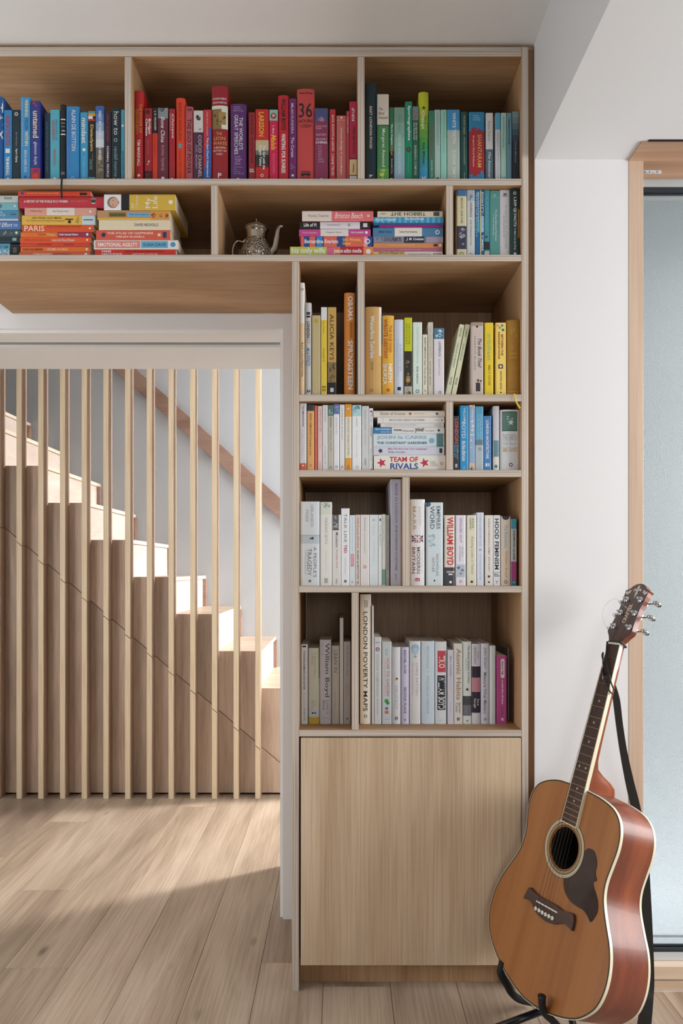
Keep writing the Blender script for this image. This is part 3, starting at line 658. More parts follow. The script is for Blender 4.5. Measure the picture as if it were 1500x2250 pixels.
stand(1, .02, 'in the top left bay', 'books in the top left bay', [
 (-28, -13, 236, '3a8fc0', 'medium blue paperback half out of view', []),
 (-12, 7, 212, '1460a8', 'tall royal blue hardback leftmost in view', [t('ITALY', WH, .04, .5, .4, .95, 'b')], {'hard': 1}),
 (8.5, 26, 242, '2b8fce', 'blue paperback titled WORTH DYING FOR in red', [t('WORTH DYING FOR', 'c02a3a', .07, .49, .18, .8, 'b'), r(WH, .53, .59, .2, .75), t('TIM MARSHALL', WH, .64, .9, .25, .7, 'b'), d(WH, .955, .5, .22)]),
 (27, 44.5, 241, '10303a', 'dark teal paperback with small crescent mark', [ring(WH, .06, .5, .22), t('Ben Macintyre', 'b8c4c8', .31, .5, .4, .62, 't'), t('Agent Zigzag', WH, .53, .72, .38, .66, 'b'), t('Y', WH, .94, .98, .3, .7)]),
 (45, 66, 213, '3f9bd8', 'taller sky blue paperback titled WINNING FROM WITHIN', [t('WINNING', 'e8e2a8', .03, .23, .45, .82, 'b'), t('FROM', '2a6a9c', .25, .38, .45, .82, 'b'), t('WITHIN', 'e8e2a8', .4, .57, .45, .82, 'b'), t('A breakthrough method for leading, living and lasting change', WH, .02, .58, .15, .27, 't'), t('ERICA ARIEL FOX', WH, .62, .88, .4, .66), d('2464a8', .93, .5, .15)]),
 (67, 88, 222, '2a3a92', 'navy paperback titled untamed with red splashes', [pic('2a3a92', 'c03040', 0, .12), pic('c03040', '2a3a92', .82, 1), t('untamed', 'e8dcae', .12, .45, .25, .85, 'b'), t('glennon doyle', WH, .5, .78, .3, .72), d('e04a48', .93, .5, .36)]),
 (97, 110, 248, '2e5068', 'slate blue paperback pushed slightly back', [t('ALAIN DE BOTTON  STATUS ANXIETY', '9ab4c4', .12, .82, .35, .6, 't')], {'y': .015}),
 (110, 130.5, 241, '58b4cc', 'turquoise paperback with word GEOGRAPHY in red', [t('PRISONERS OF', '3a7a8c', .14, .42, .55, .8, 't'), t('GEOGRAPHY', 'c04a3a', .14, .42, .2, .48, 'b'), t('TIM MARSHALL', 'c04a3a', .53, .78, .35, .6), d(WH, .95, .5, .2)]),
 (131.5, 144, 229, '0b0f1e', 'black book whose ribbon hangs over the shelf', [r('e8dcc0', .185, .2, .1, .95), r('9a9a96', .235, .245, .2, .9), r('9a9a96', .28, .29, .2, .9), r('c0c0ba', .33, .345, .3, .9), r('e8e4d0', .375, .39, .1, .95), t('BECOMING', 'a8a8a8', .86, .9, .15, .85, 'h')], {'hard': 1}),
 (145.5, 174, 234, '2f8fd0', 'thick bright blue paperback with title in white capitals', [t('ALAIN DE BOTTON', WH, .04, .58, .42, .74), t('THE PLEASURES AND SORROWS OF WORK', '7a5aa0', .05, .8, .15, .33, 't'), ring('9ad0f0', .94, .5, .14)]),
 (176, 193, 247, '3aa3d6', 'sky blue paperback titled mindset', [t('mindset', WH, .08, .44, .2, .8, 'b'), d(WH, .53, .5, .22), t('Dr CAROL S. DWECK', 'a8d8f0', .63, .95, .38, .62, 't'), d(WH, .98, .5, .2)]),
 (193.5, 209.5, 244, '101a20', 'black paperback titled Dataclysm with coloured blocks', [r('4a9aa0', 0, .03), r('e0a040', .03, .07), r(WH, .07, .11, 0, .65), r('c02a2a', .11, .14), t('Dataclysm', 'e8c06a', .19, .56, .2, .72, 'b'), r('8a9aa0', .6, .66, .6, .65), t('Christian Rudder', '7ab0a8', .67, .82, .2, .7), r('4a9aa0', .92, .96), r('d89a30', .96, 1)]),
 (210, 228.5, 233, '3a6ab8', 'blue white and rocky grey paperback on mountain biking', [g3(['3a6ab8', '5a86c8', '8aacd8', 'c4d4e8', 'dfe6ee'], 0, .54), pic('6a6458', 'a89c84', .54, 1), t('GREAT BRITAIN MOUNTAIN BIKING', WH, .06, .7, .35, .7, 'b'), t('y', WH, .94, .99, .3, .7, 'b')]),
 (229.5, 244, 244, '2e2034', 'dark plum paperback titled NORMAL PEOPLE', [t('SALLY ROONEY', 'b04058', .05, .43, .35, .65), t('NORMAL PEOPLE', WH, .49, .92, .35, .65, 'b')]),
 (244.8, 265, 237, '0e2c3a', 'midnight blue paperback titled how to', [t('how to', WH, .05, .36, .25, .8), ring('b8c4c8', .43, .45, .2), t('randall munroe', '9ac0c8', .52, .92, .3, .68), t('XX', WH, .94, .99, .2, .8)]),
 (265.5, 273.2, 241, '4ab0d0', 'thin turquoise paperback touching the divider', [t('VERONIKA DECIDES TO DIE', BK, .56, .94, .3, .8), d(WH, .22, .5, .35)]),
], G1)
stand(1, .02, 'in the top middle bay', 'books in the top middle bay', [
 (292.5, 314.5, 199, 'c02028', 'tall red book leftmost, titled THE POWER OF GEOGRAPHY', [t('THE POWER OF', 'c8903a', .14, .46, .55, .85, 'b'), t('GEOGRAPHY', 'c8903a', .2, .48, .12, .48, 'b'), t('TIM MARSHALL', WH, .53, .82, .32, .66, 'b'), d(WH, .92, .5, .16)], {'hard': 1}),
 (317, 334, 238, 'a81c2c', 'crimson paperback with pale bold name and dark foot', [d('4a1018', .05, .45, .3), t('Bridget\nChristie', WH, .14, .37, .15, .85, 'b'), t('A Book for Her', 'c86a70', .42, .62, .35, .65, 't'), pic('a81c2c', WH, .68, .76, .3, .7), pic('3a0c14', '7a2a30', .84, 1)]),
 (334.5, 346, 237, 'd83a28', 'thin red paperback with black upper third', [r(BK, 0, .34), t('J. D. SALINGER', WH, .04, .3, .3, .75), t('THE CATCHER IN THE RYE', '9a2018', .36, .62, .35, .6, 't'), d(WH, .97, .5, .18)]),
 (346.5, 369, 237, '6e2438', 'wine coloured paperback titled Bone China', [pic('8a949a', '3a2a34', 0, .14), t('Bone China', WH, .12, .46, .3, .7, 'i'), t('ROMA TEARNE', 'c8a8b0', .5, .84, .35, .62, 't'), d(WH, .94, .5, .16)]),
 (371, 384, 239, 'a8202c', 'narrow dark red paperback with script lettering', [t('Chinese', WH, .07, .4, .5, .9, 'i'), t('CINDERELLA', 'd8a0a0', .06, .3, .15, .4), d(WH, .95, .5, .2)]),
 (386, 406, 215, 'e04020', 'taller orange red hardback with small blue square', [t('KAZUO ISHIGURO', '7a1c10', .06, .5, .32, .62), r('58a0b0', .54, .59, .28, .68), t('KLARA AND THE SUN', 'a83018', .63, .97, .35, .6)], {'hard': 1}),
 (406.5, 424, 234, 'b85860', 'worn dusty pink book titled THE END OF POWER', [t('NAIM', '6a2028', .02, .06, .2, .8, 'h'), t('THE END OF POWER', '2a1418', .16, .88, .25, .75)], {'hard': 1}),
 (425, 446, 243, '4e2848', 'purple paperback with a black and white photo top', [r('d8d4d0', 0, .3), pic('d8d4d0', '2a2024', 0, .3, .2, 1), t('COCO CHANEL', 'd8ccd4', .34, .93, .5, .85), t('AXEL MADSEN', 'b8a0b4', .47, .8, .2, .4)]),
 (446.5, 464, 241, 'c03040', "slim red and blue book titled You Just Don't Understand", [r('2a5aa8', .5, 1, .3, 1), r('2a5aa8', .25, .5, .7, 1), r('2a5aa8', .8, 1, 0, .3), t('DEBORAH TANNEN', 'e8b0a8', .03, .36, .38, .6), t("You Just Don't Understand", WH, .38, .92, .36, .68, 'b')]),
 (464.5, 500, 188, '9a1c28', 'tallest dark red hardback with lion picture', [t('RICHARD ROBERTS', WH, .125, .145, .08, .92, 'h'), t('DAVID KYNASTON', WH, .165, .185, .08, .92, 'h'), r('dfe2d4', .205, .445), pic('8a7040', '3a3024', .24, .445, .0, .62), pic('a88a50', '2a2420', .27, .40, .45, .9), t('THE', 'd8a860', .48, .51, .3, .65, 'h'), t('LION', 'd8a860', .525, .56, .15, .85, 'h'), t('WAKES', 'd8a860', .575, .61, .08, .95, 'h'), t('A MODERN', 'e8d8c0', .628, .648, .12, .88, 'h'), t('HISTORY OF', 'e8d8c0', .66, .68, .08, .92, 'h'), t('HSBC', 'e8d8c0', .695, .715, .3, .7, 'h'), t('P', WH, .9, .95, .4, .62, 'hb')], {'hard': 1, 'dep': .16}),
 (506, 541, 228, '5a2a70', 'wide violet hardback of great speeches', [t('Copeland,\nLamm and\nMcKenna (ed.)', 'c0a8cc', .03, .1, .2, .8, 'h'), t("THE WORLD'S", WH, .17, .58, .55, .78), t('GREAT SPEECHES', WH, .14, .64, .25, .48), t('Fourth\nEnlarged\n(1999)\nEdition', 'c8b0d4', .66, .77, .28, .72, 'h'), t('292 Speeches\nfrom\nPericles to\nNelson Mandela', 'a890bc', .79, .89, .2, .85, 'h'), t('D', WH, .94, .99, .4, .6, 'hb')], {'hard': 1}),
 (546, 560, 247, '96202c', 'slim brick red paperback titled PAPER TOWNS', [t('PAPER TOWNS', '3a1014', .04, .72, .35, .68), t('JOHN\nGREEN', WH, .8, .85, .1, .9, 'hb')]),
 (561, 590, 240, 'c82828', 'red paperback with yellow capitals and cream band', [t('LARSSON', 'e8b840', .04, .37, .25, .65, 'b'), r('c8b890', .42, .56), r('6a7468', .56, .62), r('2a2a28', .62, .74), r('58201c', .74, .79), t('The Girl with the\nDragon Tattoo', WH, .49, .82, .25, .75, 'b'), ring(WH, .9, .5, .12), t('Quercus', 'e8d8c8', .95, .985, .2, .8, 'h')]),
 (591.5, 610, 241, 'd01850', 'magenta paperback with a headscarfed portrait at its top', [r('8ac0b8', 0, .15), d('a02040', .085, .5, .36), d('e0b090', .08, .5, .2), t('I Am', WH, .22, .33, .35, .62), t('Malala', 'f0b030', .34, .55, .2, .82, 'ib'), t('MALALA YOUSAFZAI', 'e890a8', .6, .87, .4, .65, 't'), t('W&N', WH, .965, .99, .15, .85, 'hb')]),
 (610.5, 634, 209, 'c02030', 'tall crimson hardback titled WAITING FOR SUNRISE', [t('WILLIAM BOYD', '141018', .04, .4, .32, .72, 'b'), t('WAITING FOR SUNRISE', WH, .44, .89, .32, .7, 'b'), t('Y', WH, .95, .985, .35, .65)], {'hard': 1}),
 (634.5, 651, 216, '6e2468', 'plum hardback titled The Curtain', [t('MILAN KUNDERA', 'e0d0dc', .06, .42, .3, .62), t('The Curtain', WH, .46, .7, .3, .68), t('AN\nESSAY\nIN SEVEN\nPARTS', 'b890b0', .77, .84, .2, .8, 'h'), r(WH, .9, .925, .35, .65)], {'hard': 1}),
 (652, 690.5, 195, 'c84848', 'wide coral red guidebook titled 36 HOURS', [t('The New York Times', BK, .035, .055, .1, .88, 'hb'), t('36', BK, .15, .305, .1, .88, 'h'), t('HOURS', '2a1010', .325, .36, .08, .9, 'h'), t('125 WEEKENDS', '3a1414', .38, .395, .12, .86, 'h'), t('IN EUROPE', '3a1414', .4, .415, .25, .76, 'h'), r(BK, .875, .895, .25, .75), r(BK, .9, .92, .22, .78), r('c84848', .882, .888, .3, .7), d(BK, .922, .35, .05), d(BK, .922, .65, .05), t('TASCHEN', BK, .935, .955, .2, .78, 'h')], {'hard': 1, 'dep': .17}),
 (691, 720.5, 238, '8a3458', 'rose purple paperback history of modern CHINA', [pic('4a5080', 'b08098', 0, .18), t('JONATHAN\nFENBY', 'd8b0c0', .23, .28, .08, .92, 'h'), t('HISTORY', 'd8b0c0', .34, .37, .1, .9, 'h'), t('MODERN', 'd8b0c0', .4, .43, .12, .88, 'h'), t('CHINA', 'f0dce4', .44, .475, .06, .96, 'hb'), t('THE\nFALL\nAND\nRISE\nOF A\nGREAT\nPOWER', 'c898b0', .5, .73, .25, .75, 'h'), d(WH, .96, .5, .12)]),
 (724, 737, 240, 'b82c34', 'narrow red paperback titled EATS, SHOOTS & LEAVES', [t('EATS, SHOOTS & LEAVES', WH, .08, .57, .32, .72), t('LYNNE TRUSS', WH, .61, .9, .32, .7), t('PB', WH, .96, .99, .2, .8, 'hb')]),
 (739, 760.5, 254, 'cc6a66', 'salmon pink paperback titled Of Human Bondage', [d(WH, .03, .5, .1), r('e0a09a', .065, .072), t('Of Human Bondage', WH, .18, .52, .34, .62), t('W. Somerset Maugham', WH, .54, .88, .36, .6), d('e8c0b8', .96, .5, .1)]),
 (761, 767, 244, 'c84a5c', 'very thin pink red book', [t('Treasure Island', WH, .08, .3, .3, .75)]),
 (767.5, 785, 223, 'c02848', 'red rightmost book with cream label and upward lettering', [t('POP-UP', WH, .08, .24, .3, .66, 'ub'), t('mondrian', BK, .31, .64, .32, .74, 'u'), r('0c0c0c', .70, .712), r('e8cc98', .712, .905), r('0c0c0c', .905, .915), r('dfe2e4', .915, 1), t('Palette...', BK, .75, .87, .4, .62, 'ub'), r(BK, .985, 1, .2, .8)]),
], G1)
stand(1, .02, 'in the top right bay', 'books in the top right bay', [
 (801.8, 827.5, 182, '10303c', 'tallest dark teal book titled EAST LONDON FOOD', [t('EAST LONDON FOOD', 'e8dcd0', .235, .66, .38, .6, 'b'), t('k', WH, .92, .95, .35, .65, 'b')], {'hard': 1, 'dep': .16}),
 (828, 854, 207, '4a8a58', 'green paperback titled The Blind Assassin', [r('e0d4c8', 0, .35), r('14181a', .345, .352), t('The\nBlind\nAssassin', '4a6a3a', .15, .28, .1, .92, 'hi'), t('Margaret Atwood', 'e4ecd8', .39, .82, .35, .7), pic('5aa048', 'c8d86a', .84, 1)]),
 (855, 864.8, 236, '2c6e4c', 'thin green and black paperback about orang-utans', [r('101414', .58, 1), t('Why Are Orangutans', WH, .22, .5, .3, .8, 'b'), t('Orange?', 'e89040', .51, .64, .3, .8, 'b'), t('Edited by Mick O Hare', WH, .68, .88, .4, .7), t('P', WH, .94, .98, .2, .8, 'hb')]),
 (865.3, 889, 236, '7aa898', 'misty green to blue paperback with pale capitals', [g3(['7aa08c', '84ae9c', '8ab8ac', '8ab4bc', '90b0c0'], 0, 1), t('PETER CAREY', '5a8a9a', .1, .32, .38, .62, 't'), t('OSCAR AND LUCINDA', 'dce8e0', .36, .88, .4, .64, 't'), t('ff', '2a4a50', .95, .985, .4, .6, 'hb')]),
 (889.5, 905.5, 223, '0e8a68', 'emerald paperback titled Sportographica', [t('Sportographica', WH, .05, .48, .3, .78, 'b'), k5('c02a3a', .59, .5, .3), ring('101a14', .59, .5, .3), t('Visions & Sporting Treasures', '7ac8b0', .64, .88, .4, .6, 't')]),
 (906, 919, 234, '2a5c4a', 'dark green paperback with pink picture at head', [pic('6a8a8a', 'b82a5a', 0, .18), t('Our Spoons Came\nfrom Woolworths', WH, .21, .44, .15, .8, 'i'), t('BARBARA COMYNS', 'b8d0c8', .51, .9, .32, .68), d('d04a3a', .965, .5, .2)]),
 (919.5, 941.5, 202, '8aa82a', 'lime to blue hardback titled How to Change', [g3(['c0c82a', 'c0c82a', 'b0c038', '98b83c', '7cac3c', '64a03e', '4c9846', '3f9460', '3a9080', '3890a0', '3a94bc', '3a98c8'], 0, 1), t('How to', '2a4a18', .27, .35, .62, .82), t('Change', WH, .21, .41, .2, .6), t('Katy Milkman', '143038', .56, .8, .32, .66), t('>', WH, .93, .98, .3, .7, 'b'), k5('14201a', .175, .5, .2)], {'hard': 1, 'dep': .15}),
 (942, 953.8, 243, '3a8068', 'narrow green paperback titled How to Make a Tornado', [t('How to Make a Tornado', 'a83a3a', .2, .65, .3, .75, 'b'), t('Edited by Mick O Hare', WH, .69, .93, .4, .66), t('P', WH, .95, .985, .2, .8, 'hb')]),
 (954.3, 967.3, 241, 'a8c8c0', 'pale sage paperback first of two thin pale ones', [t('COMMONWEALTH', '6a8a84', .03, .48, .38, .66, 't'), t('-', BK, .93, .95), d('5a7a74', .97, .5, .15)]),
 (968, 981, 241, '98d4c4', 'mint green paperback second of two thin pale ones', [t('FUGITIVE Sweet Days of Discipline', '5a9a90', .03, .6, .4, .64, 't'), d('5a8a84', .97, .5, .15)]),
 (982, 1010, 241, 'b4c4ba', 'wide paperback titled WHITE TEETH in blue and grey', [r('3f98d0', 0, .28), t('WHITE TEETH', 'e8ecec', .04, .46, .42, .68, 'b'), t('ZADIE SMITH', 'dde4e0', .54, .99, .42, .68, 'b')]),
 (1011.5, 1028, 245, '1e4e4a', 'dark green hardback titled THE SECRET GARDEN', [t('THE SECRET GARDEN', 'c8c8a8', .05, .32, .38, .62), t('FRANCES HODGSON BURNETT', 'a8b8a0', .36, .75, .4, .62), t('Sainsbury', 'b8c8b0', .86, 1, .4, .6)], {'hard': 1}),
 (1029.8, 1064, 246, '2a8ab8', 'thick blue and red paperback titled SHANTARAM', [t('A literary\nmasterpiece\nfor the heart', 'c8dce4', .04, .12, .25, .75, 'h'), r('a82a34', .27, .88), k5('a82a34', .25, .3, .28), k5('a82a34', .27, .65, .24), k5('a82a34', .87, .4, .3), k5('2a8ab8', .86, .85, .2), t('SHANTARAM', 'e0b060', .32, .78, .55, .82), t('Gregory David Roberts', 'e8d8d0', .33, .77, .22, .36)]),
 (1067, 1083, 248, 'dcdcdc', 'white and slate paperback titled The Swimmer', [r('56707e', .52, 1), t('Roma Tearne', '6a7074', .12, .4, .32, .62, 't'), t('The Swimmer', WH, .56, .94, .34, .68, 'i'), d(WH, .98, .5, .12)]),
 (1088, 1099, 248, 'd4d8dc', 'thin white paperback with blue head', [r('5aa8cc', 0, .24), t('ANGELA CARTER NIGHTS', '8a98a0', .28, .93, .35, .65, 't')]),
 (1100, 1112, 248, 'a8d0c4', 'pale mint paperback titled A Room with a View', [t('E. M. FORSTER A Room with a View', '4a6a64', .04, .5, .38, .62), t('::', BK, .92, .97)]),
 (1112.5, 1124, 248, '6a98a8', 'dusty blue paperback beside the navy one', [t('CHIMAMANDA NGOZI ADICHIE', '1c2c34', .07, .45, .35, .65, 'b'), t('The Thing Around Your Neck', 'b8ccd4', .52, .95, .38, .6, 't')]),
 (1125, 1140.5, 245, '1a2a3a', 'navy paperback rightmost, fading paler upwards', [g3(['7a9298', '68828a', '52707c', '3c5866', '2a404e', '1e2e3c'], 0, .5), t('David Mitchell', '8aa0aa', .42, .72, .35, .62, 'i'), d('a8b4b8', .97, .5, .1)]),
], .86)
# second row
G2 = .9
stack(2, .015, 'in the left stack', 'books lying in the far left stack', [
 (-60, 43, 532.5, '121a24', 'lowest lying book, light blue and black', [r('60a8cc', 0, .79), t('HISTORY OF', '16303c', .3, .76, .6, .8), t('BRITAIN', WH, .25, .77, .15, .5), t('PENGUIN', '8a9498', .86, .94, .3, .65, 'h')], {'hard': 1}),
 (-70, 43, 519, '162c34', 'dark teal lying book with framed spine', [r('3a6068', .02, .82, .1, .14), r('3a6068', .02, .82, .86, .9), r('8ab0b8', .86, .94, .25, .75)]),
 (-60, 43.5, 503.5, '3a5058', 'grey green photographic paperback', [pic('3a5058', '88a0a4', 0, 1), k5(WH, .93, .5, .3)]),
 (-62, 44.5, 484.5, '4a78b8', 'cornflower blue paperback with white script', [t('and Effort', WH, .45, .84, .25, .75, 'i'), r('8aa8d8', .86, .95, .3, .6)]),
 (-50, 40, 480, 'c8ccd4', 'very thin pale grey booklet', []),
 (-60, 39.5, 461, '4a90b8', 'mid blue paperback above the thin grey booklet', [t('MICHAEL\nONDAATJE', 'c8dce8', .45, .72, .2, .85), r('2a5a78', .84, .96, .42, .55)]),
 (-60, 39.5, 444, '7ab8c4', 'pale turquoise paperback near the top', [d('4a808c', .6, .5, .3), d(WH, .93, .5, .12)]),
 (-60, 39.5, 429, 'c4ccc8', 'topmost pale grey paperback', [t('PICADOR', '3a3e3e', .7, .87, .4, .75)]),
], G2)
stack(2, .012, 'in the orange stack', 'books lying in the orange stack', [
 (42, 198, 553.5, 'd86850', 'bottom terracotta paperback titled WHITE FRAGILITY', [t('ROBIN DIANGELO', 'f0d8c8', .2, .46, .2, .75, 'b'), t('WHITE FRAGILITY', '6a2014', .48, .73, .2, .75), d(WH, .94, .5, .3)]),
 (45, 198, 541.5, 'e87028', 'bright orange paperback titled I DREAMED OF AFRICA', [t('KUKI GALLMANN', '5a2410', .04, .32, .25, .68, 'b'), t('I DREAMED OF AFRICA', 'f8dcb8', .37, .68, .25, .7), d(WH, .95, .5, .2)]),
 (44, 198, 533.5, 'd04838', 'thin brick red paperback', [t('LEONIE THE STORY', '5a1814', .25, .45, .3, .7), t('TREVOR NOAH', '6a2018', .62, .76, .3, .7)]),
 (45, 199, 520.5, 'e85828', 'orange paperback titled Love in the Time of Cholera', [t('GABRIEL GARCIA MARQUEZ', 'b03a20', .04, .42, .3, .6), t('Love in the Time of Cholera', WH, .45, .77, .25, .7, 'i'), d(WH, .95, .5, .16)]),
 (46, 201, 509.5, 'e07830', 'orange and plum paperback titled Open Water', [r('983050', .52, 1), t('Open', '9a3a1c', .24, .35, .2, .75), t('Water', 'f0c898', .365, .49, .2, .75), t('Caleb Azumah Nelson', WH, .54, .81, .3, .7, 'b'), d(WH, .94, .5, .25)]),
 (49, 205, 493.5, 'e05828', 'red orange paperback titled PARIS', [t('PARIS', 'fbe6d8', .03, .31, .1, .85), t('AFTER THE LIBERATION: 1944-1949', 'a83a1c', .34, .82, .6, .85), d(WH, .95, .5, .14)]),
 (48, 209, 472.5, 'e4b850', 'yellow paperback about a 100-year-old man', [r('c8dce4', .82, 1), t('100-YEAR-OLD MAN', '5a4a28', .14, .54, .58, .82), t('Who Climbed Out of the Window and Disappeared', '7a5c2c', .06, .58, .3, .48), r('141414', .59, .70, .5, .62), r('141414', .63, .67, .15, .45), t('JONAS\nJONASSON', '5a4a28', .74, .78, .15, .85, 'h'), r('4a5a60', .84, .97, .45, .56)]),
 (54, 211, 455.5, 'e0a494', 'pale pink and cream paperback titled Any Human Heart', [r('e8dcd4', .31, .70), t('William Boyd', 'a0686a', .08, .25, .35, .65), t('Any Human Heart', '8a7a74', .39, .62, .3, .65), d(WH, .92, .45, .15)]),
 (41, 227.5, 430, 'c03444', 'large crimson hardback about 21 women', [t('A HISTORY OF THE WORLD IN 21 WOMEN', 'f4e4e0', .06, .58, .4, .62, 'b'), t('JENNI MURRAY', 'e08060', .61, .81, .4, .6), r('e8e8e4', .86, .9, .32, .78), d('2a4a4a', .88, .55, .18)], {'hard': 1, 'dep': .15}),
 (39.5, 199, 419.5, 'd84428', 'topmost thin orange red paperback', [t('The Girl Who Saved the King of Sweden', 'f0c088', .13, .56, .3, .7, 'i'), r('14100e', .85, .95, .1, .65), d('3a4a88', .06, .5, .35)]),
], G2)
stack(2, .008, 'in the stack beneath the portrait book', 'books lying in the portrait stack', [
 (208, 386, 547.5, 'd03020', 'bottom bright red paperback on the economy', [t('YANIS\nVAROUFAKIS', WH, .08, .34, .1, .85, 'b'), t('Talking to My Daughter About the Economy', '5a1410', .37, .85, .5, .85, 'i'), t('A BRIEF HISTORY OF CAPITALISM', 'f0d8d0', .46, .77, .12, .4)]),
 (206, 391, 527, 'eae4e0', 'white edged paperback titled EMOTIONAL AGILITY', [r('e08878', .02, .55, .12, .88), r('68b4d8', .56, .88, .12, .88), t('EMOTIONAL AGILITY', WH, .05, .52, .28, .7, 'b'), t('SUSAN DAVID', '1c3448', .585, .86, .3, .68), d('4a98c8', .94, .5, .28)], {'dep': .15}),
 (211, 374, 505, 'd85c48', 'coral paperback titled THE ATLAS OF HAPPINESS', [d('203060', .1, .5, .22), t('THE ATLAS OF HAPPINESS', 'f4dccc', .15, .77, .56, .78, 'b'), t('HELEN RUSSELL', 'f4dccc', .27, .66, .22, .42, 'b'), k5('f0dcb8', .85, .5, .25), r('283868', .9, .95, .2, .8)]),
 (217, 374, 482, 'e8dabc', 'cream paperback with blue capital lettering', [t('DAVID NICHOLLS', '28386a', .5, .83, .35, .62)]),
 (213.5, 372, 461.5, 'c0946a', 'patterned tan paperback with blue label', [r('e8b430', 0, .9, 0, .14), r('78703a', .16, .4, .28, .75), r('74b0dc', .42, .73, .28, .72), t('Alexander Hamilton', '3a3418', .18, .38, .35, .7), t('William Godwin Mysteries', '2a5078', .44, .71, .42, .6), pic('d89a48', '8a3a30', .74, 1)]),
 (228.5, 385, 426.5, 'd8b444', 'topmost thick yellow paperback with a portrait photo', [r('eceef2', 0, .25), r('14161a', .24, .355), d('8a7a6c', .125, .48, .36), d('d8a890', .14, .48, .29), r('6a4438', .12, .13, .3, .36), r('6a4438', .12, .13, .58, .64), r('a05850', .2, .21, .38, .56), t('Bill\nClinton', 'f0e4c0', .38, .48, .12, .92, 'h'), t('My\nLife', 'faf2dc', .58, .75, .12, .88, 'h'), d('f0ead8', .935, .5, .14)], {'dep': .15}),
], G2)
stack(2, .012, 'in the pink stack', 'books lying in the pink stack', [
 (637, 820, 541.5, 'c4cc5a', 'bottom paperback titled his only wife on lime', [r('d86898', .44, .52), r('c02434', .60, .88), r('e07a48', .52, .60), r('e8904c', .88, 1), t('his only wife', WH, .02, .42, .15, .9, 'b'), t('peace adzo medie', WH, .53, .86, .25, .8, 'b'), d(WH, .94, .5, .25)]),
 (661, 818, 518.5, '2a4a90', 'blue and coral patterned paperback titled Girl, Woman, Other', [r('e06858', .0, .04), r('e06858', .12, .2), r('3a88c8', .22, .3), r('e06858', .32, .5), r('e06858', .62, .88), r('e8a0b8', .88, .93), t('Bernardine Evaristo', WH, .05, .52, .3, .68, 'b'), t('Girl, Woman,\nOther', 'f4d060', .58, .84, .15, .8, 'b'), ring(WH, .93, .5, .26)]),
 (657, 814, 503, 'c84890', 'magenta and white paperback titled Hangover Square', [r('e4dcd8', .3, .69), t('Patrick Hamilton', 'f0c8dc', .05, .25, .35, .6), t('Hangover Square', '6a6464', .38, .6, .38, .65), t('THE CLASSICS', WH, .72, .9, .38, .62, 'b'), d(WH, .94, .5, .2)]),
 (658, 813, 485.5, '15181c', 'black and white paperback with a small pale square', [r('dcd6dc', .29, .855), t('Life of Pi', WH, .06, .24, .3, .72, 'b'), t('YANN MARTEL', '9a949a', .38, .58, .4, .58), r('dcd6dc', .9, .96, .25, .75), k5('a8a0a8', .7, .5, .3)], {'hard': 1}),
 (663.5, 820, 463, 'e07078', 'topmost cream and pink paperback titled Brixton Beach', [r('e0d6cc', 0, .415), t('Roma Tearne', '9a7a74', .09, .37, .38, .66), t('Brixton Beach', 'fae8e4', .46, .85, .25, .8, 'i'), d('f0c0b8', .93, .5, .14)]),
], G2)
stack(2, .012, 'in the blue stack', 'books lying in the blue stack', [
 (820, 972, 552, 'e0c080', 'bottom half hidden paperback about cold coffee', [r('e4dcd4', .46, 1), t('Before the coffee gets cold\nTales from the Cafe', '3a3018', .08, .43, .1, .9), t('TOSHIKAZU KAWAGUCHI', '8a8078', .5, .82, .3, .6), t('PICADOR', '3a3630', .87, .98, .25, .65, 'b')]),
 (820, 972, 544.5, 'b8688a', 'mauve pink paperback', [t('STRANGE WEATHER', 'd898b4', .1, .3, .35, .65), t('HIROMI KAWAKAMI', 'e0b0c4', .38, .68, .35, .65)]),
 (820, 972, 533, 'd89058', 'apricot orange paperback', [t('ANNA KARENINA', 'e8c09a', .2, .6, .35, .65), r('3a3228', .87, .93, .25, .75), d(WH, .965, .5, .2)]),
 (820, 973, 519, '7c7c90', 'grey patterned paperback titled DISGRACE', [pic('8a8aa0', '5a5a70', 0, .45), r('243448', .44, .73), t('DISGRACE', '14141c', .16, .4, .2, .8), t('J. M. Coetzee', WH, .47, .72, .25, .78, 'bi'), r('a89ab0', .76, 1)]),
 (819, 973, 499.5, '4a80a8', 'blue and white paperback titled Letter from America', [r('e6e0d8', .31, .70), t('Alistair Cooke', '203c58', .08, .26, .38, .66), t('Letter from America', '5a5a5c', .38, .63, .38, .66), ring(WH, .92, .45, .25)]),
 (833, 973, 493.5, '982078', 'thin purple paperback in the middle', []),
 (820, 974, 476.5, '3a98c8', 'striped sky blue paperback titled The Color Purple', [[r('68b8d8', .04+.08*i, .075+.08*i) for i in range(12)], t('Alice Walker', 'c8ecf4', .02, .33, .45, .95, 'b'), t('The Color Purple', WH, .45, .72, .5, .92, 'b'), r('285a8c', 0, 1, 0, .22)]),
 (829, 972, 463.5, 'd8d0bc', 'topmost worn cream paperback with its title upside down', [t('THE HOBBIT', '1c1a18', .2, .74, .8, .2), r('4a4844', .86, .95, .15, .85), t('Tolkien', '8a8478', .04, .13, .65, .35)]),
], G2)
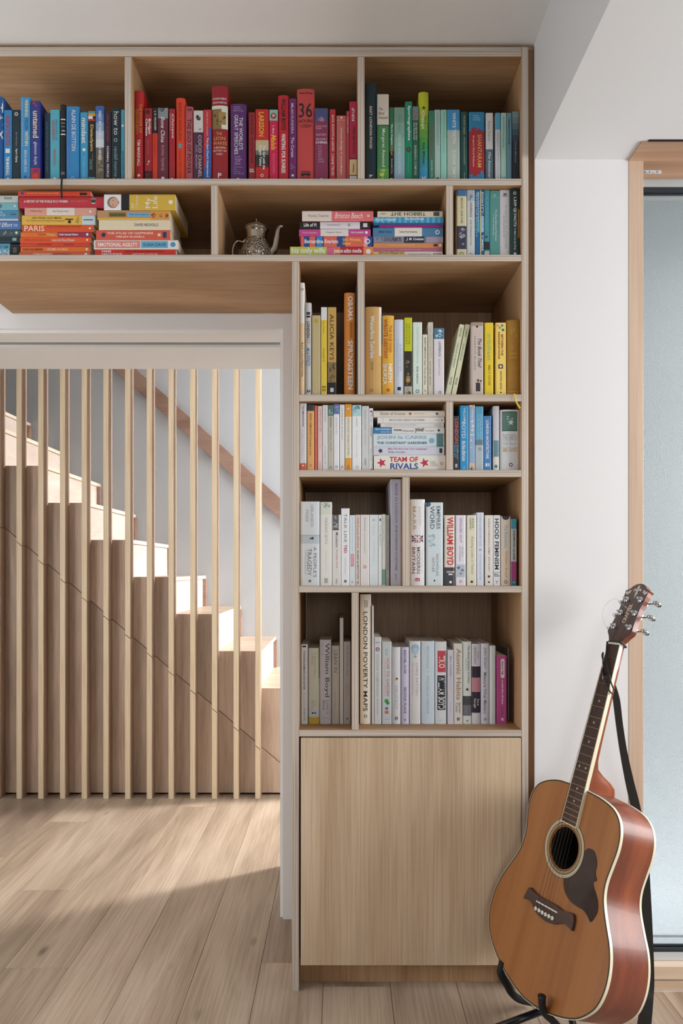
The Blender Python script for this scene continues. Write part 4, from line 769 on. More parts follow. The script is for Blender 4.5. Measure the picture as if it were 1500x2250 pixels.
stand(2, .02, 'in the small bay at right', 'books in the small second row bay', [
 (1003, 1024.5, 414, 'e6e2bc', 'leftmost cream paperback with blue head and dark picture', [r('4a80b8', 0, .09), t('BRONTE  JANE EYRE', '6a6848', .12, .49, .35, .62), pic('3e425a', 'b8b8c4', .53, .87), ring('8a8868', .94, .5, .2)]),
 (1025, 1043, 416, 'd8dcdc', "white paperback beside the leftmost cream one", [pic('b8c4d0', '5a7a9c', 0, .16), t('LAWRENCE', '3a3e40', .18, .4, .4, .66), t("Lady Chatterley's Lover", '4a5054', .44, .82, .4, .64), ring('6a6e70', .95, .5, .18)]),
 (1043.5, 1053.5, 416, '1e6aa0', 'blue book covered in white capitals', [t('IMAGINATION', 'c8e4f0', .03, .45, .5, .9, 'b'), t('IMAGE OF SOCIETY', '9acce4', .03, .7, .05, .45, 'b'), r('58b0d0', .45, .62, .5, 1)]),
 (1054, 1063, 417, '1e5c90', 'blue book with cream strip down its spine', [r('e4dca8', 0, 1, .0, .28), r('7ab8d8', .4, .62, .3, 1), t('EIGHTY-FOUR TIMES', 'd0e4f0', .03, .9, .4, .9, 'b')]),
 (1063.5, 1075, 415, '4a98a8', 'slim teal paperback with small figure', [t('A FAR CRY FROM KENSINGTON', '8ac4cc', .05, .6, .35, .62, 't'), d('3a2a30', .69, .4, .22), r('262a3a', .76, .88), r('c0c4bc', .9, 1)]),
 (1075.5, 1097, 419, '5a9c98', 'sea green paperback titled The Beautiful and Damned', [ring('b8d8d4', .07, .5, .13), r('8ac0bc', .1, .105), t('The Beautiful and Damned', WH, .28, .74, .56, .74), t('F. Scott Fitzgerald', 'e4f0ee', .35, .66, .3, .46)]),
 (1097.5, 1120.5, 417, 'd8d8dc', 'wide white paperback titled A CRACK IN FOREVER', [t('A CRACK IN FOREVER', 'a8a8ac', .22, .87, .48, .7, 't'), t('JEANNIE BREWER', '8a8a90', .38, .7, .3, .44, 't'), t('MB', '4a4a50', .05, .1, .3, .7)]),
 (1121, 1145, 411.5, '16403e', 'dark green hardback titled 1,339 QI FACTS', [r('14302e', .0, .3), t('1,339 QI FACTS', WH, .13, .56, .3, .62, 'b'), t('To Make Your Jaw Drop', WH, .58, .9, .34, .56), ring(WH, .07, .45, .16), d('c08a48', .4, .9, .1), r('c08a48', .3, .72, .8, 1), r(WH, .94, .97, .35, .6)], {'hard': 1, 'y': -.008}),
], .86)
# third row
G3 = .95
stand(3, .015, 'in the narrow tall bay', 'books in the narrow tall bay', [
 (657.5, 669, 621, 'ead6b0', 'tall white and cream book leftmost', [r('eceef0', 0, .36), t('TASCHEN', '3a3a3a', .05, .07, .2, .8, 'h'), t('ROY LICHTENSTEIN', '4a4038', .53, .83, .3, .75, 't')], {'hard': 1, 'dep': .22}),
 (670, 684, 665, 'cfd0d2', 'light grey book titled LONDONIST MAPPED', [t('LONDON', '16181c', .2, .38, .25, .75, 'b'), t('IST', '8a8c90', .39, .44, .25, .75, 't'), t('MAPPED', '3a78b0', .48, .68, .2, .8, 'i'), r('3a3e44', .1, .13, .2, .8), r('16181c', .14, .16, .2, .8), t('AA', BK, .935, .965, .15, .85, 'hbi')], {'hard': 1, 'dep': .18}),
 (685, 704, 693, 'c4b488', 'plain khaki tan hardback', [d('b8a848', .07, .5, .28), t('TIM O BRIEN  MAPPA', 'd0c49c', .5, .9, .4, .55, 't'), ring('e0d8b8', .95, .5, .12)]),
 (705, 718, 675, 'e4c844', 'yellow paperback with white head', [r('e0e2e4', 0, .145), t('Peter Zumthor', 'a08a2a', .16, .3, .3, .6, 't'), t('DWARF 99', '9a842a', .47, .62, .3, .6), t('VINTAGE\nFICTION', '1c1a10', .89, .95, .15, .85, 'hb')]),
 (719.5, 738.5, 675, 'c8a458', 'golden paperback with black foot, title in thin capitals', [t('ALICIA KEYS', '3a2a18', .08, .6, .25, .72), pic('8a7448', '3a3020', .62, .85), r('17191f', .85, 1), t('88', WH, .91, .96, .3, .7, 'hb')]),
 (756, 780, 643, 'd88830', 'tall orange hardback with heavy white slab capitals', [r('c4702a', 0, 1, 0, .12), r('5a3418', 0, 1, .12, .14), r('5a3418', 0, 1, .88, .9), t('OBAMA', WH, .035, .275, .35, .8, 'b'), t('RENEGADES', '5a3010', .29, .44, .55, .72), t('SPRINGSTEEN', WH, .465, .94, .35, .8, 'b')], {'hard': 1, 'dep': .19}),
 (781.5, 785, 628, '3a3836', 'tall very thin dark volume against the divider', [], {'dep': .2}),
], G3)
stand(3, .015, 'in the big open bay', 'books in the big open bay', [
 (802, 838, 674, 'd0a868', 'wide ochre hardback titled Waterloo Sunrise', [r('e4dcd4', 0, .55, .84, 1), t('Waterloo Sunrise', WH, .1, .58, .3, .58, 'b'), t('DAVIE', '8a6a38', .62, .71, .36, .5, 't'), ring('8a6a38', .94, .38, .1)], {'hard': 1, 'dep': .17}),
 (839, 865.5, 693, 'e2b040', 'yellow orange hardback titled THE ONE WHO WROTE DESTINY', [r('3a8a9c', 0, .35, 0, .05), t('THE ONE WHO', 'c87020', .12, .46, .56, .84, 'b'), t('WROTE DESTINY', 'c04a1c', .04, .54, .14, .46, 'b'), t('NIKESH\nSHUKLA', WH, .6, .86, .08, .86, 'b'), k5('d04a28', .93, .5, .22)], {'hard': 1}),
 (866, 887.5, 702, 'd0d8e8', 'pale blue hardback', [t('E M FORSTER', '9ab0c4', .33, .68, .55, .75, 't'), t('A PASSAGE TO INDIA', 'b0c4d8', .25, .75, .25, .42, 't'), r('141a24', .885, .93, .32, .68)], {'hard': 1}),
 (888, 905, 698, 'c4ca1c', 'chartreuse book titled UNLOCKING PAINTINGS', [t('UNLOCKING', '6a6c10', .08, .34, .55, .75, 'w'), t('PAINTINGS', '6a6c10', .08, .34, .2, .4, 'w'), pic('2c2824', '8a7860', .43, 1), d('b88a48', .8, .5, .3), pic('b8b0a0', '4a3428', .88, 1)]),
 (906.5, 927, 708, 'd8e8e0', 'pale mint paperback with a love title', [t('everything I know about love', 'a8b4b8', .07, .56, .4, .62, 't'), t('dolly alderton', '2a4a58', .6, .84, .34, .62), ring('6a7a7a', .94, .5, .2)]),
 (928, 939, 735, 'e0dcc8', 'short narrow cream paperback titled Fiesta', [t('ERNEST HEMINGWAY Fiesta / The Sun Also Rises', '3a3a30', .05, .82, .35, .7), ring('6a6a5a', .92, .5, .18)]),
 (940, 951, 708, 'cfcbbc', 'slim grey paperback between two white ones', [t('THE GREAT GATSBY', 'b0a898', .05, .5, .3, .7, 't'), t('and other stories', '4a4840', .53, .86, .35, .6)]),
 (952.5, 975.5, 721, 'e0dce2', 'white paperback titled Sons and Lovers with blue head', [pic('4a7a98', 'c0d4e0', 0, .16), t('LAWRENCE', '5a5860', .2, .42, .45, .68), t('Sons and Lovers', '8a8890', .45, .7, .45, .66, 't'), ring('6a6a70', .95, .6, .14)]),
 (977.5, 988.8, 713, 'dfe2c0', 'first of two leaning pale green paperbacks', [t('SARTRE', '5a6a48', .05, .17, .3, .65), t('THE AGE OF REASON', '5a6a58', .26, .6, .3, .6), t('VINTAGE', '2a3028', .73, .84, .3, .7)], {'lean': 11.5, 'y': .01}),
 (990.3, 1001, 713, 'dfe2c0', 'second of two leaning pale green paperbacks', [t('CAMUS', '5a6a48', .06, .17, .3, .65), t('NOTHING TO BE DONE', '5a6a58', .27, .5, .3, .6), t('VINTAGE', '2a3028', .74, .84, .3, .7)], {'lean': 11.5, 'y': .01}),
 (1035, 1061.5, 708, 'ccbeb6', 'wide beige paperback titled The Book Thief', [r('a89484', 0, .05), d(BK, .06, .48, .09), t('The Book Thief', '2a2624', .22, .62, .55, .85, 'i'), t('MARKUS ZUSAK', '6a6a68', .19, .66, .24, .36, 't'), k5('3a3036', .84, .55, .26), r('3a3036', .83, .94, .38, .75), d('3a3036', .79, .56, .09), r('3a3036', .79, .81, .7, .88)]),
 (1064.5, 1083.5, 709, 'e8cc30', 'bright yellow paperback titled cribsheet', [t('cribsheet', '8ab09c', .15, .52, .3, .75), t('EMILY OSTER', '6a6428', .58, .86, .4, .66)]),
 (1088.5, 1111.5, 709, 'e8cc68', 'yellow paperback titled BETWEEN THE ASSASSINATIONS', [d('2a8a90', .04, .62, .12), d('3a9aa0', .07, .4, .11), d('1c6a80', .1, .7, .13), d('d88a9a', .04, .2, .12), t('BETWEEN THE', '7a2a18', .16, .45, .52, .72, 'b'), t('ASSASSINATIONS', '7a2a18', .12, .5, .22, .42, 'b'), r('3a3468', .57, .63, .25, .7), d('e8cc68', .6, .48, .12), t('ARAVIND ADIGA', '2a2418', .66, .92, .42, .6), d(BK, .955, .5, .07)], {'g': 1.1}),
 (1113, 1144.5, 703, 'ae7e22', 'ornate gold hardback with a yellow ribbon marker', [pic('b0822a', 'e0b84c', .04, .42, .05, .95), pic('b0822a', 'e0b84c', .55, .9, .05, .95), t('THE BESTIARY', 'd8b050', .43, .46, .2, .8, 'h'), t('OF WONDER', 'd8b050', .48, .51, .25, .75, 'h'), r('c89a38', .94, .95)], {'hard': 1, 'dep': .16}),
], G3)

# fourth row
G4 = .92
stand(4, .015, 'in the fourth row left bay', 'upright books in the fourth row left bay', [
 (657.5, 673, 883, 'e8ecf6', 'white paperback titled THE COMMUNICATION BOOK', [r('d86a50', .89, 1), t('THE COMMUNICATION BOOK', '2a3a5c', .04, .35, .38, .62, 'b'), r('8a9cb8', .37, .86, .28, .31), t('Krogerus Tschappeler', 'b8cce0', .4, .8, .38, .6, 't'), d(WH, .925, .5, .14)]),
 (674, 690, 890, 'f0b870', 'apricot paperback titled A Farewell to Arms', [r('3a3e48', 0, .09), t('ERNEST HEMINGWAY A Farewell to Arms', '5a3c1c', .13, .77, .38, .64), ring('a87838', .92, .5, .18)]),
 (691, 697, 891, 'e06858', 'thinnest coral red paperback', [t('THE LITTLE RED BOOK', 'f0b0a4', .05, .5, .3, .7, 't')]),
 (698, 707.5, 892, 'ecd0cc', 'narrow blush pink paperback with rose lettering', [t('WHAT KATY DID', 'b86a6a', .04, .4, .4, .8), t('Susan Coolidge', 'd8a0a0', .43, .65, .4, .7, 't'), t('Collins', 'c88a8a', .87, .98, .4, .7)]),
 (708.3, 720, 890, 'e0e2e4', 'narrow pale grey paperback beside the pink one', [t('JULIAN BARNES', '5a6064', .06, .26, .4, .62, 't'), t('A HISTORY OF', '8a9094', .63, .9, .4, .6, 't')]),
 (720.5, 732.3, 890, 'c4c0b0', 'stone grey paperback with green picture head', [pic('5a7a6c', 'b8ccc0', 0, .165), t('KIPLING', '4a4a40', .19, .34, .35, .65), t('PLAIN TALES', '6a685c', .4, .7, .38, .62, 't'), ring('6a6458', .95, .5, .22)]),
 (732.8, 745, 888, 'ececf2', 'white paperback with violet blue picture head', [pic('5a78b0', 'b8a0d0', 0, .15), t('THE KING S TALE', '8a8ea0', .2, .45, .38, .6, 't'), ring('8a5a80', .94, .5, .22)]),
 (745.8, 757, 889, 'e8e8e8', 'white paperback with a brown ring at its foot', [t('THE GREEN BOOK   AS YOU LIKE IT', '5a6268', .05, .54, .38, .6, 't'), ring('a0523a', .945, .5, .26)]),
 (758, 772, 888, 'e8e4d4', 'cream paperback with orange head and foot', [r('e8a030', 0, .19), r('e8a030', .81, 1), d(WH, .07, .5, .14), t('Robert Graves  Goodbye to All That', '5a5a50', .21, .77, .36, .62), r('c07a20', .92, .98, .35, .6)]),
 (773, 793.5, 890, 'f2f4f6', 'wide white paperback with pale blue picture head', [pic('b8dce0', '5a8aa0', 0, .17), t('HARDY', 'a0a4a8', .19, .34, .42, .6, 't'), t('The Mayor of Casterbridge', 'b0b4b8', .38, .8, .42, .58, 't'), ring('b0b4b8', .95, .55, .16)]),
 (794.5, 810, 892, 'd4d8da', 'light grey paperback titled Rewards and Fairies', [t('Rewards and Fairies', '7a8084', .07, .38, .4, .62, 't'), t('RUDYARD KIPLING', '9aa0a4', .42, .6, .42, .56, 't'), t('ffffff', '7a8084', .81, .92, .4, .6)]),
 (810.5, 819.3, 897, 'f0f2f4', 'narrow white paperback with a small heart', [d('a8506a', .05, .5, .28), t('A LIVELY LOVE STORY', '5a6268', .11, .46, .3, .7), t('Laura Mandel', '8a9298', .65, .84, .35, .6, 't'), r('3a4a50', .97, .99, .4, .7)]),
], G4)
stack(4, .012, 'in the white stack', 'books lying in the white stack', [
 (821, 978, 1000, 'ece8e0', 'bottom cream paperback titled TEAM OF RIVALS', [r('b83048', .01, .07, .97, 1), k5('c02c48', .11, .5, .33), k5('c02c48', .71, .5, .33), t('TEAM OF', 'c02c3c', .22, .62, .56, .9, 'b'), t('RIVALS', '24509c', .23, .62, .08, .48, 'b'), t('DORIS\nKEARNS\nGOODWIN', 'a8a4a0', .79, .9, .3, .62), ring('c85040', .95, .45, .1)], {'dep': .14}),
 (820, 976, 981, 'd4d8e8', 'pale lilac paperback titled May We Borrow Your Language?', [t('May We Borrow Your Language?', 'b03a78', .21, .76, .56, .85), t('Philip Gooden', '3a4a6a', .21, .45, .2, .46), k5('1c2028', .1, .5, .35), r('24282c', .93, .97, .25, .8)]),
 (820, 976, 952.5, 'd4e4ee', 'thick pale blue paperback titled THE CONSTANT GARDENER', [t('JOHN le CARRE', '9ab4bc', .05, .75, .5, .85, 'b'), t('THE CONSTANT GARDENER', '4a6468', .05, .76, .18, .38, 'b'), d('88b4c8', .82, .45, .22), r('5a888c', .89, .985, 0, 1)], {'dep': .14}),
 (820, 976, 938.5, 'e4e4e4', 'white paperback with blue end block and word your', [r('3a80b8', 0, .26), t('Marcus Buckingham', WH, .03, .245, .52, .82, 'b'), t('and Donald Clifton', WH, .1, .245, .15, .35), t('now,', '4a3a30', .29, .41, .3, .7, 'b'), t('Discover', '5a4a40', .42, .575, .28, .6), t('your', '4a3a30', .585, .72, .12, .82, 'b'), t('Strengths', '8a8480', .73, .86, .28, .56), k5(BK, .92, .5, .3)]),
 (836, 975, 929.5, 'dcdcdc', 'thinnest off-white paperback', [t('ORIGINAL ABOUT A BOOK OF NOCTURNE', 'b0b0b0', .07, .56, .4, .7, 't'), t('VINTAGE', '9a9a9a', .84, .95, .3, .65)]),
 (829, 976, 916.5, 'e6e4e2', 'white paperback titled MUCH ADO ABOUT NOTHING', [t('MUCH ADO ABOUT NOTHING', '7a7a7c', .18, .7, .35, .68), r('a8acac', .08, .085, .1, .9), t('Longman', '6a6a6c', .85, .94, .42, .56), d('4a4a4c', .965, .5, .12)]),
 (820, 977, 901.5, 'e4dcd0', 'topmost cream hardback titled Book of Scones', [t('Book of Scones', '9a9a94', .1, .45, .3, .78), k5('a8503c', .515, .5, .3), t('Sarah Merker', 'a8a8a4', .57, .72, .42, .66, 't'), k5(BK, .89, .5, .28)], {'hard': 1}),
], G4)
stand(4, .02, 'in the small blue bay', 'books in the fourth row small bay', [
 (996, 1008, 914, '34363e', 'charcoal paperback titled LONDON in pink', [t('LONDON', 'd06070', .05, .5, .2, .85, 'b'), t('Graffiti and\nStreet Art', '6ab0dc', .52, .78, .12, .88, 'b'), t('8', WH, .87, .94, .3, .7, 'hb')]),
 (1009.5, 1029, 891, '2ca0e0', 'vivid blue hardback titled the blue afternoon', [t('WILLIAM', WH, .03, .24, .42, .66), t('BOYD', WH, .25, .5, .25, .68), t('the blue afternoon', WH, .54, .85, .25, .72, 'b'), ring('a8d8f4', .95, .5, .16)]),
 (1030, 1043, 890, '9cb8da', 'marbled white and blue paperback with torn foot', [pic('9cb8da', 'e8eef6', .05, .86), t('Diving the flood', 'f4f8fc', .06, .4, .4, .75, 'i'), pic('e0c8b4', '2a2a34', .88, 1), pic('e4d0c0', '3a3a48', 0, .04)]),
 (1043.5, 1061.5, 893, '58a8d0', 'light blue paperback with grey hill picture below', [t('SYLVIA PLATH', 'c8e0ec', .12, .5, .58, .78, 't'), t('THE BELL JAR', 'c8e0ec', .12, .5, .25, .45, 't'), r('b4c4cc', .52, 1), r('6a8490', .52, .6), k5('8a9ea8', .66, .6, .35)]),
 (1062, 1079, 914, '4688c8', 'blue paperback titled LONDON ARCHITECTURE', [t('LONDON ARCHITECTURE', WH, .08, .78, .32, .68, 'b'), r(WH, .86, .92, .25, .5), r('b8d4ec', .86, .92, .58, .8)]),
 (1083, 1097, 892, 'd4d4de', 'silvery white book with teal figure', [pic('6a98a4', '2a6a80', .53, .78, .1, .9), r('ece8dc', .79, 1), d('3a88a8', .93, .45, .26)], {'hard': 1}),
 (1099, 1144.5, 900, 'e6eaee', 'widest white hardback titled 365 DAYS', [r('141a1c', .03, .35, .1, .9), pic('5a8478', 'a8c8bc', .04, .34, .12, .88), k5('e8e4e8', .21, .55, .18), t('THE EARTH', 'bcc4ca', .4, .505, .12, .88, 'h'), t('from the air', 'c8d0d6', .52, .58, .15, .85, 'h'), t('365 DAYS', 'd4b890', .61, .69, .12, .9, 'hb'), ring('2a2c30', .9, .55, .1)], {'hard': 1, 'dep': .17}),
], G4)
# fifth row
stand(5, .022, 'in the fifth row left bay', 'books in the fifth row left bay', [
 (659.5, 702, 1102, 'e6eef4', "widest pale blue paperback titled A PEOPLE'S TRAGEDY", [t('ORLANDO', '8a98a0', .04, .3, .54, .68, 't'), t('FIGES', '8a98a0', .1, .24, .28, .42, 't'), pic('c8d4dc', '3a4654', .41, .5), r('b8c8d4', .395, .41), t("A PEOPLE'S", '5a6670', .54, .9, .68, .85, 't'), t('TRAGEDY', '4a5660', .56, .88, .36, .58, 't'), t('THE RUSSIAN REVOLUTION', '98a4ac', .58, .86, .24, .3, 't'), k5('4a525a', .945, .5, .1)]),
 (703, 729, 1103, 'ecebe6', 'ivory paperback with pale green picture head', [pic('dce4d8', '9aaca4', 0, .15), t('VIKRAM SETH', '9a9e9c', .18, .5, .4, .62, 't'), t('AN EQUAL MUSIC', 'd0d0cc', .58, .84, .42, .58, 't'), r('a8b4b0', .91, .97, .35, .65)]),
 (729.5, 748.7, 1131, 'e2e0de', 'white paperback titled Norwegian Wood with grey bird', [pic('5a5e64', 'b8bcc0', 0, .22, .05, .75), t('Murakami', '2c2c30', .25, .46, .4, .68), t('Norwegian Wood', 'd07a80', .49, .75, .42, .64), t('VINTAGE', '6a6a6c', .9, .97, .42, .58)]),
 (749.3, 767.5, 1117, 'eef0f6', 'taller white paperback with the words TALK LIKE', [t('TALK LIKE', '5a6068', .07, .44, .35, .68, 't'), t('TED', 'b83a50', .47, .58, .35, .68, 'b'), t('CARMINE GALLO', 'c0c4cc', .64, .86, .4, .6, 't'), t('88', '2a2c30', .925, .96, .35, .65, 'hb')]),
 (768, 779.8, 1132, 'dce8ec', 'pale aqua paperback with a pink box', [t('the five people you meet in heaven', '8ab8cc', .04, .52, .4, .62, 't'), r('e08aa0', .55, .73, .2, .8), t('Mitch Albom', WH, .57, .71, .38, .6), ring('7a9aa8', .95, .5, .2)]),
 (780.2, 791, 1131, 'd8ccc4', 'tan paperback with pink script and a ring mark', [t('THE Course OF Love', 'd06070', .04, .47, .35, .75), t('ALAIN de BOTTON', '4a4440', .5, .9, .4, .75), ring('8a4a3a', .955, .5, .25)]),
 (791.5, 811, 1131, 'e6e2e0', 'white paperback titled On the Road', [t('Jack Kerouac', '2c2c2c', .04, .24, .42, .56), t('On the Road: The Original Scroll', '4a4a4c', .26, .54, .42, .54), ring('c05a58', .735, .5, .18)]),
 (811.5, 830.2, 1131, 'e2ebf0', 'pale paperback with teal pattern at its foot', [pic('dfe8ec', '3a6470', .85, 1), r('b0b8bc', .06, .09, .4, .6), t('Kate Mosse', 'c0c8cc', .14, .3, .42, .58, 't'), t('When We Were Orphans', 'b8c0c4', .35, .67, .42, .58, 't')]),
 (830.8, 838.8, 1131, 'ecf0f0', 'thin white paperback with small black block', [r('3a3e40', .05, .09, .35, .7), t('Tom Maguire', '6a7074', .15, .43, .35, .65)]),
 (839.2, 847, 1130, 'dfe4e0', 'thin white paperback with sage foot', [r('7aa090', .77, .99), t('SIMON Urban Fable', 'a8b0ac', .05, .38, .3, .65, 't')]),
 (847.5, 855.7, 1132, 'a8a49a', 'thin taupe paperback titled The Sense of an Ending', [t('Julian Barnes', '4a4844', .06, .3, .32, .68), t('The Sense of an Ending', '3c3a36', .34, .78, .32, .68), t('VINTAGE', '6a6860', .9, .98, .35, .6)]),
 (857.5, 882.5, 1053, 'c0bfcc', 'tallest lilac grey paperback titled MADE IN LONDON', [t('MADE IN LONDON', '8a80c4', .04, .41, .4, .66, 'b'), t('FROM WORKSHOPS TO FACTORIES', '6a64a0', .43, .86, .44, .62, 'b'), t('MERRELL', '4a4860', .89, .96, .46, .56)], {'dep': .2}),
], G4)
stand(5, .022, 'in the fifth row right bay', 'books in the fifth row right bay', [
 (900.8, 933.5, 1097, 'eef0f4', 'tallest white hardback with a small union flag', [t('ANDREW', 'd8d4c0', .08, .3, .56, .76, 't'), t('MARR', 'c4bca0', .08, .36, .16, .4), r('2a3468', .415, .5, .1, .87), t('X', WH, .415, .5, .1, .87, 'hb'), r(WH, .444, .47, .1, .87), r(WH, .415, .5, .4, .58), r('c03a44', .45, .464, .1, .87), r('c03a44', .415, .5, .45, .53), t('THE MAKING OF', 'c8ccd0', .58, .85, .78, .86, 't'), t('MODERN', '7a5a64', .555, .86, .46, .68), t('BRITAIN', '7a5a64', .555, .86, .12, .34), t('m', 'd04048', .91, .95, .35, .65, 'hb')], {'hard': 1}),
 (935.5, 973, 1104, 'd8e4ea', 'wide pale blue paperback titled EMPIRES OF THE WORD', [d('3a6488', .02, .12, .16), pic('d8e4ea', '9cc0d4', .34, .58), t('EMPIRES', '4a5c68', .045, .32, .62, .84), t('OF THE', 'b0bcc4', .13, .25, .54, .6, 't'), t('WORD', '4a5c68', .045, .32, .24, .5), t('NICHOLAS', '5a6c78', .62, .88, .6, .74, 't'), t('OSTLER', '5a6c78', .66, .84, .36, .5, 't'), d(BK, .94, .5, .05)]),
 (976, 998.5, 1132, 'e4dace', 'cream paperback with huge red capitals and dark foot', [r('3c3f44', .74, 1), t('WILLIAM BOYD', 'c8202c', .03, .71, .25, .9, 'b'), r(WH, .795, .815, .22, .98), r(WH, .83, .85, .4, .8), t('BRAZZAVILLE', BK, .798, .812, .25, .95, 'hb'), d(WH, .95, .6, .13)]),
 (1000.5, 1023, 1132, 'e8e4f0', 'pale lilac paperback titled SINGLED OUT', [t('SINGLED OUT', '9a6aa0', .04, .39, .4, .64), t('VIRGINIA\nNICHOLSON', '8a8a94', .44, .65, .35, .75, 't'), pic('b8c4d4', '5a6478', .7, .88, .1, .95), ring('c05a50', .94, .5, .13)]),
 (1025, 1046, 1132, 'e4e0ca', 'cream paperback titled Reading Lolita in Tehran', [t('AZAR\nNAFISI', '6a6a5a', .04, .2, .3, .75), t('Reading Lolita in Tehran', 'a8a490', .3, .84, .4, .72, 'i'), r(BK, .93, .96, .4, .65)]),
 (1047, 1062.3, 1126, 'dde4f4', 'pale blue paperback slightly taller than its neighbours', [t('111 PLACES IN LONDON EVERY FOODIE', '8a94b0', .02, .46, .4, .62, 't'), t('THAT YOU SHOULD NOT MISS', '8a94b0', .56, .92, .4, .62, 't'), ring('6a7490', .51, .5, .16)]),
 (1065, 1082.5, 1132, 'e8e4dc', 'ivory paperback about 21 women with dark drawn emblem', [t('A HISTORY OF BRITAIN IN 21 WOMEN', '7a4a54', .05, .56, .42, .58), t('JENNI MURRAY', '4a5a5a', .59, .81, .42, .58), k5('24282a', .87, .5, .24), d('3a4446', .95, .5, .12)]),
 (1083.2, 1098.7, 1132, 'eaecf0', 'white paperback titled HOOD FEMINISM', [t('HOOD FEMINISM', '1c2630', .05, .77, .2, .8, 'b'), t('Mikki\nKendall', BK, .83, .87, .12, .88, 'hb'), r('3a3e44', .81, .815), t('Y', '3a3e44', .93, .97, .3, .7, 'h')]),
 (1100, 1121.5, 1134, 'dccfbe', 'beige paperback titled The Romantic', [d('2c2a34', .0, .5, .4), t('The Romantic', '6aacc0', .12, .46, .35, .68), t('William Boyd', 'd8883a', .5, .88, .35, .7), ring('8a4a3a', .945, .5, .18)]),
 (1122.5, 1135, 1140, 'c4c8c8', 'short teal grey and magenta paperback, rightmost', [r('3a98ac', 0, .15), r('a03a78', .64, .92), r('3a7a94', .92, 1), t('EXPERIMENTING with BABIES', '2a3438', .17, .62, .35, .7, 'b'), ring(WH, .95, .5, .14)]),
], G4)
# sixth row (pushed further back)
stand(6, .068, 'in the sixth row left bay', 'books in the sixth row left bay', [
 (661, 675.8, 1416, 'ecedf2', "white paperback titled THE ENGLISHMAN'S DAUGHTER", [r('16181c', .015, .035, .2, .75), t("THE ENGLISHMAN'S DAUGHTER", '3a3e46', .08, .57, .35, .62, 'b'), t('A true story of love and betrayal', 'b0b4bc', .6, .78, .3, .6, 't'), t('BEN MACINTYRE', '4a4e56', .8, .96, .4, .58)]),
 (677, 701.3, 1424, 'e8ebdc', 'ivory hardback with yellow foot', [r('e0c050', .91, 1), r('dfe8ec', .8, .91), r('8aac5a', .0, .4, .93, 1), t('A Thousand Hours\nin Harem', 'a0a49c', .06, .38, .3, .7, 't'), t('JOEL\nBENN', 'b0b4ac', .68, .8, .3, .7, 't'), d(BK, .855, .4, .08), d('3a3e40', .855, .62, .08)], {'hard': 1}),
 (702, 727.5, 1406, 'dcdce6', 'pale lilac hardback titled Love is Blind', [pic('dcdce6', 'a0ccdc', .02, .2, 0, .3), t('William Boyd', '4a4a54', .04, .68, .38, .84), t('Love is\nBlind', '7a7a84', .72, .88, .25, .82, 't'), r('b0b0b8', .925, .93, .25, .8)], {'hard': 1}),
 (728.5, 745.3, 1419, 'd0cac2', 'greige book titled LEAN IN', [t('LEAN IN', '6a6660', .06, .34, .3, .72, 't'), t('SHERYL SANDBERG', 'a8a49c', .58, .82, .38, .52, 't')], {'hard': 1}),
 (746, 754.3, 1358, 'd8d8d4', 'tall thin plain white book', [], {'dep': .19}),
 (755, 770.3, 1410, 'b4aeac', 'warm grey book titled the first forty days', [t('the first forty days', '6a6460', .04, .42, .38, .64), r('8a8480', .46, .462, .2, .8), t('The Essential Art of\nNourishing the New Mother', '7a7470', .5, .72, .25, .68, 't'), r('8a8480', .77, .772, .2, .8), d('3a3634', .935, .5, .12)]),
], G4)
